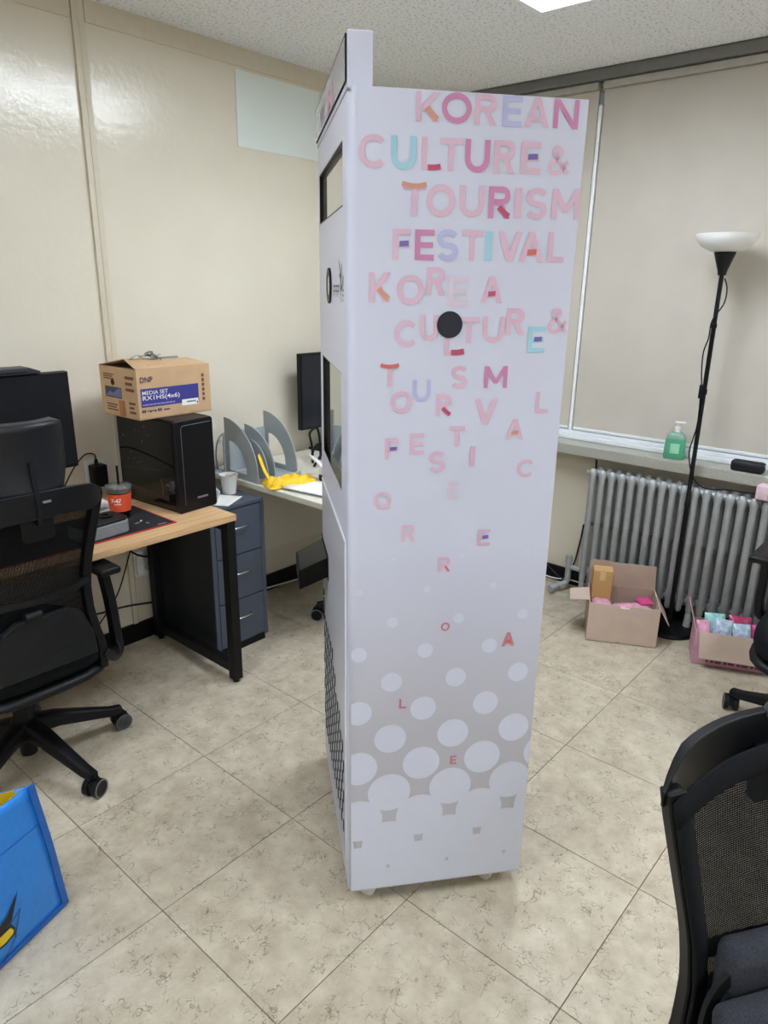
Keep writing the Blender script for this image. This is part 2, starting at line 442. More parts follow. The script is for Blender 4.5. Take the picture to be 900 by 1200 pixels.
blind(-2.28, -.56, 'greige roller blind at the far right end of the window')

# ================================================================== KIOSK
KA, KB, KZ0, KZ1 = 0.466, 0.638, 0.052, 1.901
kiosk = thing('photo_kiosk', 'tall white photo kiosk with pastel festival lettering and pale dots on its side', 'kiosk', (1.055, 1.010, 0), -0.6796)
M_KI = kiosk_mat()
M_KW = mat('kiosk_white', 'cdcfe2', 0.38, var=.01)
def cut_body(o):
    # recesses for the display window and touch screen, cut into the front face
    cs = []
    for (y0, y1, z0, z1) in ((.088, .594, 1.706, 1.826), (.122, .556, 1.100, 1.372)):
        c = MB().b2(-.05, .014, y0, y1, z0, z1).build('cutter', None, kiosk); cs.append(c)
        md = o.modifiers.new('cut', 'BOOLEAN'); md.object = c; md.operation = 'DIFFERENCE'; md.solver = 'EXACT'
    bpy.context.view_layer.update()
    dg = bpy.context.evaluated_depsgraph_get()
    me = bpy.data.meshes.new_from_object(o.evaluated_get(dg))
    o.modifiers.clear(); o.data = me; me.name = 'body'
    for p in me.polygons: p.use_smooth = True
    me.set_sharp_from_angle(angle=math.radians(25))
    for c in cs: bpy.data.objects.remove(c)
    return o
def rrect(x0, x1, y0, y1, rs, n=6):
    # rs radii for corners (x0,y0),(x1,y0),(x1,y1),(x0,y1)
    out = []
    for (cx, cy, r, a0) in ((x0, y0, rs[0], PI), (x1, y0, rs[1], 1.5 * PI), (x1, y1, rs[2], 0), (x0, y1, rs[3], .5 * PI)):
        if r < 1e-5: out.append((cx, cy)); continue
        ox = cx + (r if cx == x0 else -r); oy = cy + (r if cy == y0 else -r)
        for k in range(n + 1):
            a = a0 + .5 * PI * k / n
            out.append((ox + r * math.cos(a), oy + r * math.sin(a)))
    return out
body = cut_body(MB().prism(rrect(0, KA, 0, KB, (.022, .003, .003, .022)), Matrix.Translation((0, 0, KZ0)), KZ1 - KZ0).build('body', M_KI, kiosk))
# ---- flat print on the side (plane y=0, seen from -y)
PCOL = {'p': 'd7b3ca', 'r': 'c882ae', 'v': 'b4b6de', 't': '9dccdd', 'q': 'd3c3d5', 'w': 'c57d8c', 'o': 'cc9482', 'c': 'b94b70', 'u': '7263a6', 'd': 'cf6a66'}
PM = {k: mat('print_' + n_, PCOL[k], .45, var=.02) for k, n_ in zip('prvtqwocud', ('pale_pink', 'rose', 'lavender', 'aqua', 'faint_pink', 'coral_pink', 'apricot', 'crimson', 'violet', 'brick_red'))}
STEP = [0]
def layer(y):
    # overlapping strokes of one glyph sit microns apart, like layered vinyl
    STEP[0] += 1
    return y - .00004 * (STEP[0] % 5)
def ribbon(mb, pts, w, y, closed=False):
    y = layer(y)
    n = len(pts); Lp = []; Rp = []
    for i in range(n):
        if closed: a, b, c = Vector(pts[i - 1]), Vector(pts[i]), Vector(pts[(i + 1) % n])
        else: a, b, c = Vector(pts[max(i - 1, 0)]), Vector(pts[i]), Vector(pts[min(i + 1, n - 1)])
        d1 = (b - a) if (b - a).length > 1e-9 else (c - b); d2 = (c - b) if (c - b).length > 1e-9 else (b - a)
        d1 = d1.normalized(); d2 = d2.normalized(); t = (d1 + d2).normalized()
        nrm = Vector((-t.y, t.x)); k = 1.0 / max(.35, nrm.dot(Vector((-d1.y, d1.x))))
        Lp.append(b + nrm * w / 2 * k); Rp.append(b - nrm * w / 2 * k)
    V = lambda q: mb.bm.verts.new((q.x, y, q.y))
    LV = [V(q) for q in Lp]; RV = [V(q) for q in Rp]
    for i in range(n if closed else n - 1):
        j = (i + 1) % n
        mb.bm.faces.new((LV[i], RV[i], RV[j], LV[j]))
def quad(mb, pts, y):
    y = layer(y)
    mb.bm.faces.new([mb.bm.verts.new((a, y, b)) for a, b in pts])
def arc(cx, cy, rx, ry, a0, a1, n=14):
    return [(cx + rx * math.cos(math.radians(a0 + (a1 - a0) * k / n)), cy + ry * math.sin(math.radians(a0 + (a1 - a0) * k / n))) for k in range(n + 1)]
def glyph(ch, l, r, b, t, y):
    mb = MB(); h = t - b; w = r - l; s = h * .19; e = s / 2
    bar = lambda x0, x1, y0, y1: quad(mb, ((x0, y0), (x1, y0), (x1, y1), (x0, y1)), y)
    def diag(x0, y0, x1, y1, ww): quad(mb, ((x0 - ww / 2, y0), (x0 + ww / 2, y0), (x1 + ww / 2, y1), (x1 - ww / 2, y1)), y)
    cx, cy = (l + r) / 2, (b + t) / 2
    if ch == 'I': bar(l, r, b, t)
    elif ch == 'L': bar(l, l + s, b, t); bar(l + s, r, b, b + s)
    elif ch == 'T': bar(l, r, t - s, t); bar(cx - e, cx + e, b, t - s)
    elif ch in 'EF':
        bar(l, l + s, b, t); bar(l + s, r, t - s, t); bar(l + s, r - w * .06, cy - e, cy + e)
        if ch == 'E': bar(l + s, r, b, b + s)
    elif ch == 'O': ribbon(mb, arc(cx, cy, w / 2 - e, h / 2 - e, 0, 360, 32)[:-1], s, y, True)
    elif ch == 'C': ribbon(mb, arc(l + w * .53, cy, w * .53 - e, h / 2 - e, 42, 318, 24), s, y)
    elif ch == 'U':
        rr = w / 2 - e
        ribbon(mb, [(l + e, t)] + arc(cx, b + e + rr, rr, rr, 180, 360, 14) + [(r - e, t)], s, y)
    elif ch == 'V': diag(cx, b, l + s * .55, t, s * 1.12); diag(cx, b, r - s * .55, t, s * 1.12)
    elif ch == 'A':
        diag(l + s * .55, b, cx, t, s * 1.12); diag(r - s * .55, b, cx, t, s * 1.12); bar(l + w * .25, r - w * .25, b + h * .2, b + h * .2 + s * .85)
    elif ch == 'N': bar(l, l + s, b, t); bar(r - s, r, b, t); diag(r - s * .6, b, l + s * .6, t, s * 1.2)
    elif ch == 'M':
        bar(l, l + s, b, t); bar(r - s, r, b, t); diag(cx, b + h * .22, l + s * .55, t, s * 1.1); diag(cx, b + h * .22, r - s * .55, t, s * 1.1)
    elif ch == 'K':
        bar(l, l + s, b, t); diag(l + s * 1.1, b + h * .36, r - s * .65, t, s * 1.3); diag(r - s * .65, b, l + w * .38, b + h * .56, s * 1.3)
    elif ch == 'R':
        bar(l, l + s, b, t); rr = h * .29 - e; yc = t - e - rr
        ribbon(mb, [(l + s, t - e)] + arc(r - rr - e - w * .03, yc, rr, rr, 90, -90, 12) + [(l + s, yc - rr)], s, y)
        diag(r - s * .6, b, l + w * .48, yc - rr, s * 1.2)
    elif ch == 'S':
        r1 = h * .25 - e * .5; ry = (h - s) / 4; rx = w / 2 - e
        ribbon(mb, arc(cx, t - e - ry, rx, ry, 25, 270, 16) + arc(cx, b + e + ry, rx, ry, 90, -155, 16)[1:], s, y)
    elif ch == '&':
        s *= .85; e = s / 2
        P = [(r - e * .6, b + e * .5), (l + w * .30, b + h * .66), (l + w * .24, b + h * .80), (l + w * .34, t - e), (l + w * .52, t - e * 1.2), (l + w * .58, b + h * .78), (l + w * .44, b + h * .60), (l + w * .16, b + h * .40), (l + e, b + h * .24), (l + w * .16, b + e), (l + w * .44, b + e), (l + w * .68, b + h * .2), (r - e, b + h * .48)]
        ribbon(mb, [(v.x, v.y) for v in curve([(a, c, 0) for a, c in P], 5)], s, y)
    return mb
LETTERS = [('K', 'p', 0.1262, 0.1711, 1.848, 1.8975),
    ('O', 'r', 0.1754, 0.2329, 1.8474, 1.9014),
    ('R', 'p', 0.2397, 0.2829, 1.8477, 1.9022),
    ('E', 'v', 0.2943, 0.3319, 1.8478, 1.9026),
    ('A', 'p', 0.3377, 0.3877, 1.8487, 1.9042),
    ('N', 'r', 0.3959, 0.4467, 1.849, 1.9045),
    ('C', 'p', 0.0193, 0.0719, 1.765, 1.8233),
    ('U', 't', 0.0806, 0.1284, 1.7648, 1.8226),
    ('L', 'p', 0.1394, 0.1741, 1.7668, 1.8226),
    ('T', 'p', 0.1742, 0.2187, 1.7659, 1.8224),
    ('U', 'r', 0.2239, 0.2735, 1.7649, 1.8228),
    ('R', 'p', 0.2821, 0.3249, 1.766, 1.8238),
    ('E', 'p', 0.3365, 0.3758, 1.767, 1.8237),
    ('&', 'p', 0.3925, 0.4365, 1.7682, 1.8178),
    ('T', 'p', 0.1052, 0.1503, 1.6844, 1.7425),
    ('O', 'p', 0.1515, 0.2085, 1.6843, 1.7424),
    ('U', 'p', 0.2177, 0.2669, 1.6851, 1.7426),
    ('R', 'r', 0.2757, 0.321, 1.6852, 1.7425),
    ('I', 'p', 0.3292, 0.3433, 1.6862, 1.7418),
    ('S', 'p', 0.3522, 0.3971, 1.6852, 1.7431),
    ('M', 'p', 0.4067, 0.4697, 1.687, 1.7432),
    ('F', 'p', 0.0868, 0.1223, 1.6047, 1.6607),
    ('E', 'r', 0.1309, 0.1696, 1.6046, 1.6609),
    ('S', 'v', 0.1748, 0.2192, 1.6039, 1.6626),
    ('T', 'p', 0.2251, 0.2682, 1.6054, 1.6618),
    ('I', 't', 0.2736, 0.2877, 1.6055, 1.6616),
    ('V', 'p', 0.3002, 0.3495, 1.6053, 1.6617),
    ('A', 'p', 0.3448, 0.3959, 1.6051, 1.6618),
    ('L', 'p', 0.4056, 0.4414, 1.6061, 1.6626),
    ('K', 'p', 0.0411, 0.0843, 1.5242, 1.5808),
    ('O', 'p', 0.0964, 0.1518, 1.5199, 1.577),
    ('R', 'p', 0.157, 0.1955, 1.5395, 1.5918),
    ('E', 'q', 0.2022, 0.2412, 1.5186, 1.5754),
    ('A', 'p', 0.2702, 0.3158, 1.5254, 1.5765),
    ('C', 'p', 0.094, 0.1409, 1.4376, 1.4902),
    ('U', 'p', 0.1453, 0.1838, 1.4507, 1.501),
    ('L', 'p', 0.1982, 0.2392, 1.4204, 1.4705),
    ('T', 'p', 0.2258, 0.2712, 1.4462, 1.4971),
    ('U', 'p', 0.2784, 0.3243, 1.4462, 1.4986),
    ('R', 'p', 0.3281, 0.3681, 1.4624, 1.5158),
    ('E', 't', 0.3772, 0.4149, 1.4259, 1.4792),
    ('&', 'p', 0.4196, 0.4618, 1.4667, 1.5166),
    ('T', 'p', 0.0672, 0.1033, 1.3575, 1.4036),
    ('U', 'v', 0.1341, 0.1723, 1.3261, 1.3715),
    ('S', 'p', 0.2151, 0.2507, 1.3519, 1.3995),
    ('M', 'r', 0.2872, 0.3379, 1.3529, 1.3985),
    ('O', 'p', 0.0877, 0.1335, 1.3023, 1.3485),
    ('R', 'p', 0.185, 0.2189, 1.2954, 1.341),
    ('V', 'p', 0.2702, 0.3201, 1.2754, 1.3303),
    ('L', 'p', 0.4058, 0.4343, 1.2979, 1.3439),
    ('A', 'p', 0.3426, 0.3827, 1.2409, 1.2865),
    ('F', 'p', 0.0772, 0.1066, 1.2041, 1.2496),
    ('E', 'p', 0.131, 0.1619, 1.2137, 1.2594),
    ('T', 'p', 0.2163, 0.2509, 1.2283, 1.2735),
    ('S', 'p', 0.1739, 0.2105, 1.1728, 1.2194),
    ('I', 'p', 0.2653, 0.2762, 1.1832, 1.2281),
    ('C', 'p', 0.3744, 0.4135, 1.1548, 1.1957),
    ('E', 'q', 0.2189, 0.244, 1.1135, 1.1512),
    ('O', 'p', 0.0539, 0.0933, 1.0938, 1.133),
    ('R', 'p', 0.1176, 0.1478, 1.0166, 1.0553),
    ('E', 'p', 0.2933, 0.3221, 0.9982, 1.0366),
    ('R', 'p', 0.2027, 0.2327, 0.9378, 0.975),
    ('O', 'w', 0.2166, 0.2375, 0.7896, 0.8113),
    ('A', 'w', 0.368, 0.4003, 0.7371, 0.7739),
    ('L', 'w', 0.1215, 0.139, 0.5901, 0.6165),
    ('E', 'w', 0.2553, 0.2716, 0.4163, 0.4412)]
ACCENTS = [('/', 'o', 0.1433, 0.1715, 1.8484, 1.8757), ('_', 'c', 0.1518, 0.1779, 1.7656, 1.7779), ('-', 'u', 0.3496, 0.3699, 1.7917, 1.8031), ('^', 'o', 0.103, 0.1506, 1.7311, 1.7455), ('/', 'c', 0.293, 0.3222, 1.6854, 1.7086), ('-', 'u', 0.0997, 0.1183, 1.6288, 1.6402), ('-', 'd', 0.3617, 0.3816, 1.6181, 1.6304), ('/', 'o', 0.0559, 0.0845, 1.5269, 1.5538), ('-', 'c', 0.285, 0.3007, 1.5381, 1.5486), ('_', 'c', 0.2128, 0.2413, 1.4204, 1.4347), ('-', 'u', 0.3903, 0.4079, 1.4486, 1.4591), ('^', 'd', 0.0658, 0.1041, 1.3927, 1.4053), ('/', 'c', 0.1966, 0.2195, 1.2953, 1.3146), ('-', 'o', 0.3553, 0.3715, 1.2522, 1.261), ('-', 'u', 0.0882, 0.1029, 1.2231, 1.2317), ('-', 'u', 0.3039, 0.3174, 1.0139, 1.0235), ('/', 'd', 0.2191, 0.231, 0.9374, 0.9557), ('-', 'd', 0.3781, 0.3909, 0.7475, 0.754)]
for ch, c, l, r, b, t in LETTERS:
    t = min(t, KZ1 - .002); r = min(r, KA - .001)
    glyph(ch, l, r, b, t, -.0011).build('letter', PM[c], body)
for ch, c, l, r, b, t in ACCENTS:
    mb = MB(); y = -.0017; w = r - l; h = t - b
    if ch == '-': quad(mb, ((l, b), (r - w * .02, b + h * .12), (r, t), (l + w * .03, t - h * .1)), y)
    elif ch == '_': ribbon(mb, [(l, b + h * .42), (l + w * .5, b + h * .45), (r - h * .1, b + h * .62)], h * .78, y)
    elif ch == '^': ribbon(mb, [(l + w * k / 8, b + h * (.45 + .28 * ((k - 4) / 4) ** 2)) for k in range(9)], h * .62, y)
    elif ch == '/': ribbon(mb, [(l + w * (.14 + .72 * k / 6), t - h * (.12 + .72 * (k / 6) ** .8)) for k in range(7)], w * .36, y)
    mb.build('letter_accent', PM[c], body)
# ---- growing halftone dots, clipped to the printed side
M_DOT = mat('print_white_dot', 'd0d3e4', .4, var=.01)
rad = [1.015 * r_ for r_ in (.005, .008, .0128, .0187, .025, .0315, .039, .0462, .0535, .0605, .0675, .0735, .0765)]
DN = 0
for k, rd in enumerate(rad):
    z = .976 - k * .0781
    for q in range(-1, 5):
        x = (.1017 if k % 2 == 0 else .024) + q * .1569
        if x + rd < .006 or x - rd > KA - .004 or z + rd < KZ0 + .006: continue
        pts = []
        for a in range(40):
            px = min(max(x + rd * math.cos(2 * PI * a / 40), .006), KA - .002); pz = max(z + rd * math.sin(2 * PI * a / 40), KZ0 + .004)
            if not pts or (abs(pts[-1][0] - px) + abs(pts[-1][1] - pz)) > 1e-5: pts.append((px, pz))
        DN += 1; mb = MB(); mb.poly([(a, -.0003 - .000012 * DN, b) for a, b in pts]); mb.build('print_dot', M_DOT, body)
# bottom strip where the dots merge
mb = MB(); quad(mb, ((.006, KZ0 + .003), (KA - .002, KZ0 + .003), (KA - .002, KZ0 + .045), (.006, KZ0 + .045)), -.0002); mb.build('print_dot', M_DOT, body)
# black speaker disc on the side
MB().cyl((.2073, .001, 1.482), (.2073, -.003, 1.482), .0266, seg=36).build('speaker_disc', mat('navy_black', '15182a', .6), kiosk, smooth=40)
# ---- topper sign
top = MB().b2(.0, .047, .012, .648, KZ1, 1.992, bev=.002).build('topper_sign', M_KW, kiosk)
MB().b2(-.0035, .001, .016, .644, KZ1 + .010, 1.986).build('sign_frame', M_BLACK, top)
MB().b2(-.0045, -.001, .022, .638, KZ1 + .010, 1.980).build('sign_face', mat('sign_grey_acrylic', 'b9bac6', .12, var=.02), top)
sgn = lambda y0, z0: frame((-.0052, y0, z0), (0, -1, 0), (0, 0, 1))
text_obj('M', 'sign_letter', mat('sign_pink', 'd9a3c0', .4), top, sgn(.335, 1.913), height=.045, width=.12, bold=.03)
text_obj('W', 'sign_letter', mat('sign_mauve', 'a99ab4', .4), top, sgn(.515, 1.913), height=.045, width=.12, bold=.03)
MB().b2(-.001, .003, .004, .62, KZ1 - .006, KZ1 - .003).build('seam', mat('seam_grey', '9a9aa6', .5), kiosk)
# ---- front face (plane x=0, seen from -x): upper window
def recess_liner(y0, y1, z0, z1, mb=None, w=.012, x0=-.004, x1=.001):
    mb = mb or MB()
    mb.b2(x0, x1, y0, y1, z1 - w, z1).b2(x0, x1, y0, y1, z0, z0 + w).b2(x0, x1, y0, y0 + w, z0 + w, z1 - w).b2(x0, x1, y1 - w, y1, z0 + w, z1 - w)
    return mb
M_SCREEN = mat('glass_screen', '9b9c95', .05, var=.02, coat=.6)
M_SCREEN2 = mat('mirror_glass', '8d9390', .03, metal=.85, var=.02)
up = MB().b2(.010, .0142, .0895, .5925, 1.7075, 1.8245).build('display_window', M_SCREEN, kiosk)
recess_liner(.0885, .5935, 1.7065, 1.8255, w=.003, x0=.0005, x1=.0105).build('window_recess_shade', M_BLACK, up)  # black liner stands in for the shadow on the recess walls
rg = MB().lathe([(.026, -.003), (.041, -.003), (.041, .004), (.026, .004), (.026, -.003)], seg=36, M=frame((-.001, .345, 1.553), (0, -1, 0), (0, 0, 1))).build('camera_ring', M_BLACK, kiosk, smooth=40)
MB().lathe([(.0, -.001), (.027, -.001), (.027, .003), (.0, .003)], seg=30, M=frame((-.001, .345, 1.553), (0, -1, 0), (0, 0, 1))).build('lens_glass', M_SCREEN, rg, smooth=40)
# branch emblem with small lettering
M_INK = mat('emblem_ink', '4a4a4c', .5)
def fr(mb, pts, w):
    n = len(pts)
    for a, b in zip(pts, pts[1:]):
        a = Vector((-.0012, *a)); b = Vector((-.0012, *b)); d = (b - a).normalized(); nn = Vector((0, -d.z, d.y)) * w / 2
        mb.poly((a + nn, a - nn, b - nn, b + nn))
mb = MB()
fr(mb, [(.118, 1.520), (.122, 1.553), (.105, 1.578), (.098, 1.598)], .006)
fr(mb, [(.122, 1.553), (.126, 1.58), (.152, 1.606)], .005)
fr(mb, [(.12, 1.545), (.088, 1.556), (.07, 1.574)], .006)
fr(mb, [(.126, 1.575), (.14, 1.574)], .010)
for k in range(3): fr(mb, [(.075 - .004 * k, 1.524 + .01 * k), (.085, 1.527 + .01 * k)], .004)
mb.build('branch_emblem', M_INK, kiosk)
mb = MB()
for k in range(4): fr(mb, [(.262 - .032 * k, 1.530), (.262 - .032 * k, 1.553)], .005); fr(mb, [(.262 - .032 * k, 1.5535), (.242 - .032 * k, 1.5535)], .004); fr(mb, [(.262 - .032 * k, 1.543), (.242 - .032 * k, 1.543)], .003)
mb.build('emblem_lettering', M_INK, kiosk)
# touch screen, service door, terminal
ts = MB().b2(.010, .0142, .1235, .5545, 1.1015, 1.3705).build('touch_screen', M_SCREEN2, kiosk)
recess_liner(.1225, .5555, 1.1005, 1.3715, w=.003, x0=.0005, x1=.0105).build('screen_recess_shade', M_BLACK_G, ts)  # black strips again, for the shadow around the recessed screen
dr = MB().b2(-.0025, .001, .045, .6, .12, 1.003, bev=.001).build('service_door', mat('kiosk_door', 'c3c4d0', .35, var=.01), kiosk)
MB().b2(-.0032, .0, .043, .602, 1.003, 1.007).b2(-.0032, .0, .041, .0445, .12, 1.007).build('door_edge', mat('door_edge_white', 'f0f1f6', .3), dr)
MB().cyl((-.008, .567, .64), (0, .567, .64), .008, seg=16).build('door_lock', M_CHROME, dr, smooth=40)
MB().b2(-.0045, -.001, .560, .575, .56, .66).build('lock_plate', M_BLACK, dr)
slot = None
for row in range(9):
    for c in range(12):
        y = .075 + c * .042 + (.021 if row % 2 else 0); z = .20 + row * .046
        if y > .575: continue
        if row > 5 and c < (row - 5) * 2: continue
        if slot is None:
            slot = MB().prism([(-.0035, -.012), (.0035, -.017), (.0035, .012), (-.0035, .017)], frame((0, 0, 0), (0, -1, 0), (0, 0, 1)), .002).build('vent_slot', mat('vent_dark', '3a3b40', .7), dr)
            slot.location = (-.0030, y, z)
        else: share(slot, dr, (-.0030, y, z))
tm = MB()
V = [(-.002, .435, .755), (-.002, .61, .755), (-.002, .61, .815), (-.002, .435, .815), (-.085, .445, .715), (-.085, .60, .715), (-.085, .60, .775), (-.085, .445, .775)]
vs = [tm.bm.verts.new(v) for v in V]
for f in ((0, 1, 2, 3), (7, 6, 5, 4), (0, 4, 5, 1), (1, 5, 6, 2), (2, 6, 7, 3), (3, 7, 4, 0)): tm.bm.faces.new([vs[k] for k in f])
tmo = tm.build('print_tray', mat('tray_black', '08090c', .28, var=.05, spec=.12), kiosk, bevel=.004)
MB().b2(-.004, .0, .425, .62, .748, .822).build('tray_flange', M_BLACK, tmo)
# casters
M_PALEG = mat('pale_grey_caster', 'd5d6d0', .4, var=.02)
for (x, y, a) in ((.062, .05, .9), (KA - .075, .05, .6), (.05, KB - .05, 1.1), (KA - .06, KB - .06, 2.0)):
    mb = MB()
    d = Vector((math.cos(a), math.sin(a), 0))
    for s_ in (-1, 1):
        mb.cyl(Vector((x, y, .024)) + d * (s_ * .014 - .006), Vector((x, y, .024)) + d * (s_ * .014 + .006), .024, seg=22)
    mb.cyl((x, y, .03), (x, y, .05), .014, seg=14)
    mb.b2(x - .04, x + .04, y - .032, y + .032, .046, .0525)
    w = mb.build('caster', M_PALEG, kiosk, smooth=40)
    MB().cyl(Vector((x, y, .024)) + d * .02, Vector((x, y, .024)) + d * .0245, .018, seg=18).build('wheel_cap', M_BLACK, w, smooth=40)
    MB().cyl((x + .034, y - .012, .036), (x + .034, y + .012, .036), .01, seg=14).build('brake_lever', M_CHROME, w, smooth=40)

# ================================================================== OFFICE CHAIRS
M_CHAIRF = mat('chair_frame_black', '101114', .45, var=.08, spec=.25)
M_SEAT = mat('seat_fabric_black', '0f1115', .9, var=.15, scale=120, spec=.2)
M_MESH = mesh_fabric_mat('chair_mesh', .74, .0030)
M_LEATHER = mat('headrest_leather', '14161c', .4, var=.06, bump=.05, bscale=200, spec=.35)
def back_y(x, z):
    # plan curve (sides forward) and lumbar curve of the backrest, chair faces +y
    t = (z - .45) / .55
    return -.245 - .055 * t + .045 * math.sin(PI * min(max(t, 0), 1)) * .6 + .048 * (x / .21) ** 2
def back_w(z):
    P = [(.35, .190), (.40, .190), (.47, .188), (.53, .172), (.60, .160), (.68, .157), (.76, .168), (.85, .190), (.93, .207), (1.0, .216), (1.05, .216)]
    for (a, wa), (b, wb) in zip(P, P[1:]):
        if z <= b: return wa + (wb - wa) * (z - a) / (b - a)
    return .216
def make_chair(label, loc, facing, leg_off, headrest=True, group='black mesh office chairs', dz=0.0, arm_drop=0.0):
    # local frame: chair faces +y
    t = thing('office_chair', label, 'office chair', (loc[0], loc[1], 0), facing - PI / 2, group)
    lo = leg_off - (facing - PI / 2)
    for k in range(5):
        a = lo + 2 * PI * k / 5; d = Vector((math.cos(a), math.sin(a), 0)); nrm = Vector((-d.y, d.x, 0))
        mb = MB()
        sec = []
        for (r, z, w, h) in ((.02, .150, .031, .028), (.10, .138, .027, .023), (.28, .080, .018, .015), (.318, .074, .016, .013)):
            c = d * r + Vector((0, 0, z))
            sec.append([mb.bm.verts.new(c + nrm * w * u + Vector((0, 0, h * v))) for u, v in ((-1, -1), (1, -1), (1, .5), (.6, 1), (-.6, 1), (-1, .5))])
        for A, B in zip(sec, sec[1:]):
            for j in range(6): mb.bm.faces.new((A[j], A[(j + 1) % 6], B[(j + 1) % 6], B[j]))
        mb.bm.faces.new(sec[0][::-1]); mb.bm.faces.new(sec[-1])
        lg = mb.build('leg', M_CHAIRF, t, smooth=50)
        # caster as a sub-part group: hood mesh with wheels kept in one mesh each
        p = d * .315 + Vector((0, 0, .0300)); ang = a + .9 + .7 * math.sin(3 * k + lo)
        dd = Vector((math.cos(ang), math.sin(ang), 0))
        cb = MB(); cb.box(p + Vector((0, 0, .008)), (.012, .046, .036), Matrix.Rotation(ang, 3, 'Z'), bev=.004).cyl(p, p + Vector((0, 0, .045)), .008, seg=10)
        for s in (-1, 1): cb.cyl(p + dd * (s * .017 - .009), p + dd * (s * .017 + .009), .0298, seg=22)
        cb.build('caster', M_BLACK, lg, smooth=40)
        for s in (-1, 1):
            MB().lathe([(.0255, -.001), (.0300, -.001), (.0300, .001), (.0255, .001), (.0255, -.001)], seg=22, M=Matrix.Translation(p + dd * (s * .0262)) @ dd.to_track_quat('Z', 'Y').to_matrix().to_4x4()).build('wheel_rim', mat('caster_rim_grey', '66676b', .35), lg, smooth=40)
    MB().lathe([(.0, .045), (.026, .045), (.027, .06), (.030, .105), (.044, .120), (.044, .172), (.034, .180), (.028, .24), (.017, .24), (.017, .33), (0, .33)], seg=24).build('gas_column', M_CHAIRF, t, smooth=40)
    mech = MB().box((0, -.02, .332 + dz), (.20, .26, .045), bev=.01)
    mech.cyl((.10, .0, .335 + dz), (.19, .0, .325 + dz), .007, seg=10).box((.20, 0, .325 + dz), (.04, .03, .012), bev=.004)
    mech.build('tilt_mechanism', M_BLACK, t, smooth=40)
    # seat: rounded cushion on a shell
    def rsq(u, v, hx_, hy_, p=4.0):
        a = u * 2 * PI; c, s = math.cos(a), math.sin(a)
        k = (abs(c) ** p + abs(s) ** p) ** (-1 / p)
        return c * k * hx_, s * k * hy_
    def seat(z0, z1, hx_, hy_, cy, rnd):
        mb = MB(); rings = []; n = 36
        prof = [(.86, z0), (.97, z0 + rnd * .4), (1, z0 + rnd), (1, z1 - rnd), (.97, z1 - rnd * .35), (.88, z1), (.5, z1 + .004), (.02, z1 + .002)]
        for k, z in prof:
            ring = []
            for i in range(n):
                x, y = rsq(i / n, 0, hx_ * k, hy_ * k)
                ring.append(mb.bm.verts.new((x, y + cy, z - (.02 * max(0, y / hy_) ** 3))))
            rings.append(ring)
        for A, B in zip(rings, rings[1:]):
            for i in range(n): mb.bm.faces.new((A[i], A[(i + 1) % n], B[(i + 1) % n], B[i]))
        mb.bm.faces.new(rings[0][::-1]); mb.bm.faces.new(rings[-1])
        return mb
    seat(.355 + dz, .392 + dz, .230, .245, -.010, .015).build('seat_shell', M_CHAIRF, t, smooth=50)
    seat(.394 + dz, .485 + dz, .226, .24, -.010, .03).build('seat', M_SEAT, t, smooth=60)
    # backrest frame: side uprights, top rim behind the mesh
    H1 = 1.0 + dz
    Y = lambda x, z: back_y(x, z - dz)
    W = lambda z: back_w(z - dz)
    sec = [(-.013, -.012), (.013, -.012), (.013, .012), (-.013, .012)]
    for s in (-1, 1):
        fr_ = MB()
        pts = [(s * (W(z) - .006), Y(W(z), z) - .018, z) for z in [.375 + dz + (H1 - .03 - .375 - dz) * k / 16 for k in range(17)]]
        fr_.sweep(pts, [(-.013, -.012), (.013, -.012), (.013, .012), (-.013, .012)], up=(0, 1, 0))
        fr_.build('back_upright', M_CHAIRF, t, smooth=50, bevel=.003)
    rim = []
    for k in range(25):
        x = -.222 + .444 * k / 24; q = abs(x) / .222
        rim.append((x, Y(x, H1) - .036 + .026 * q ** 5, H1 - .010 - .030 * q ** 2.4))
    MB().sweep(rim, [(-.007, -.045), (.007, -.045), (.007, .030), (-.007, .030)], up=(0, 0, 1), scales=[min(1, .35 + .65 * (1 - abs(k - 12) / 12) * 4) for k in range(25)]).build('top_rim', M_CHAIRF, t, smooth=50, bevel=.003)
    MB().b2(.012, .034, Y(0, H1) - .0455, Y(0, H1) - .0425, H1 - .012, H1 - .006).build('rim_badge', mat('badge_silver', '9a9c9f', .3, metal=.6), t)
    # mesh with solid border bands
    zt = lambda u: H1 - .006 - .030 * abs(2 * u - 1) ** 2.4
    def surf(u, v, off=0.0):
        zb = .50 + dz; zz = zb + (zt(u) - zb) * v
        x = (2 * u - 1) * (W(zz) + .005)
        return (x, Y(x, zz) + off, zz)
    MB().grid(lambda u, v: surf(.06 + .88 * u, .94 * v), 20, 22).build('mesh_panel', M_MESH, t, smooth=180)
    bd = MB()
    bd.grid(lambda u, v: surf(u, .93 + .07 * v, .001), 24, 2)
    bd.grid(lambda u, v: surf(.065 * u, .93 * v, .001), 2, 22); bd.grid(lambda u, v: surf(1 - .065 * u, .93 * v, .001), 2, 22)
    bd.build('mesh_border', M_SEAT, t, smooth=60, solid=.006)
    # lumbar bar, spine plate, lower cross panel behind the mesh
    lb = [(x, Y(x, .70 + dz) - .028, .70 + dz - .012 * (1 - (x / .16) ** 2)) for x in [-.155 + .31 * k / 14 for k in range(15)]]
    MB().sweep(lb, [(-.006, -.010), (.006, -.010), (.006, .010), (-.006, .010)], up=(0, 0, 1)).build('lumbar_bar', M_CHAIRF, t, smooth=50)
    sp = []
    pl_ = [(-.155, .455), (-.15, .53), (-.115, .61), (-.075, .638), (.075, .638), (.115, .61), (.15, .53), (.155, .455)]
    mb = MB()
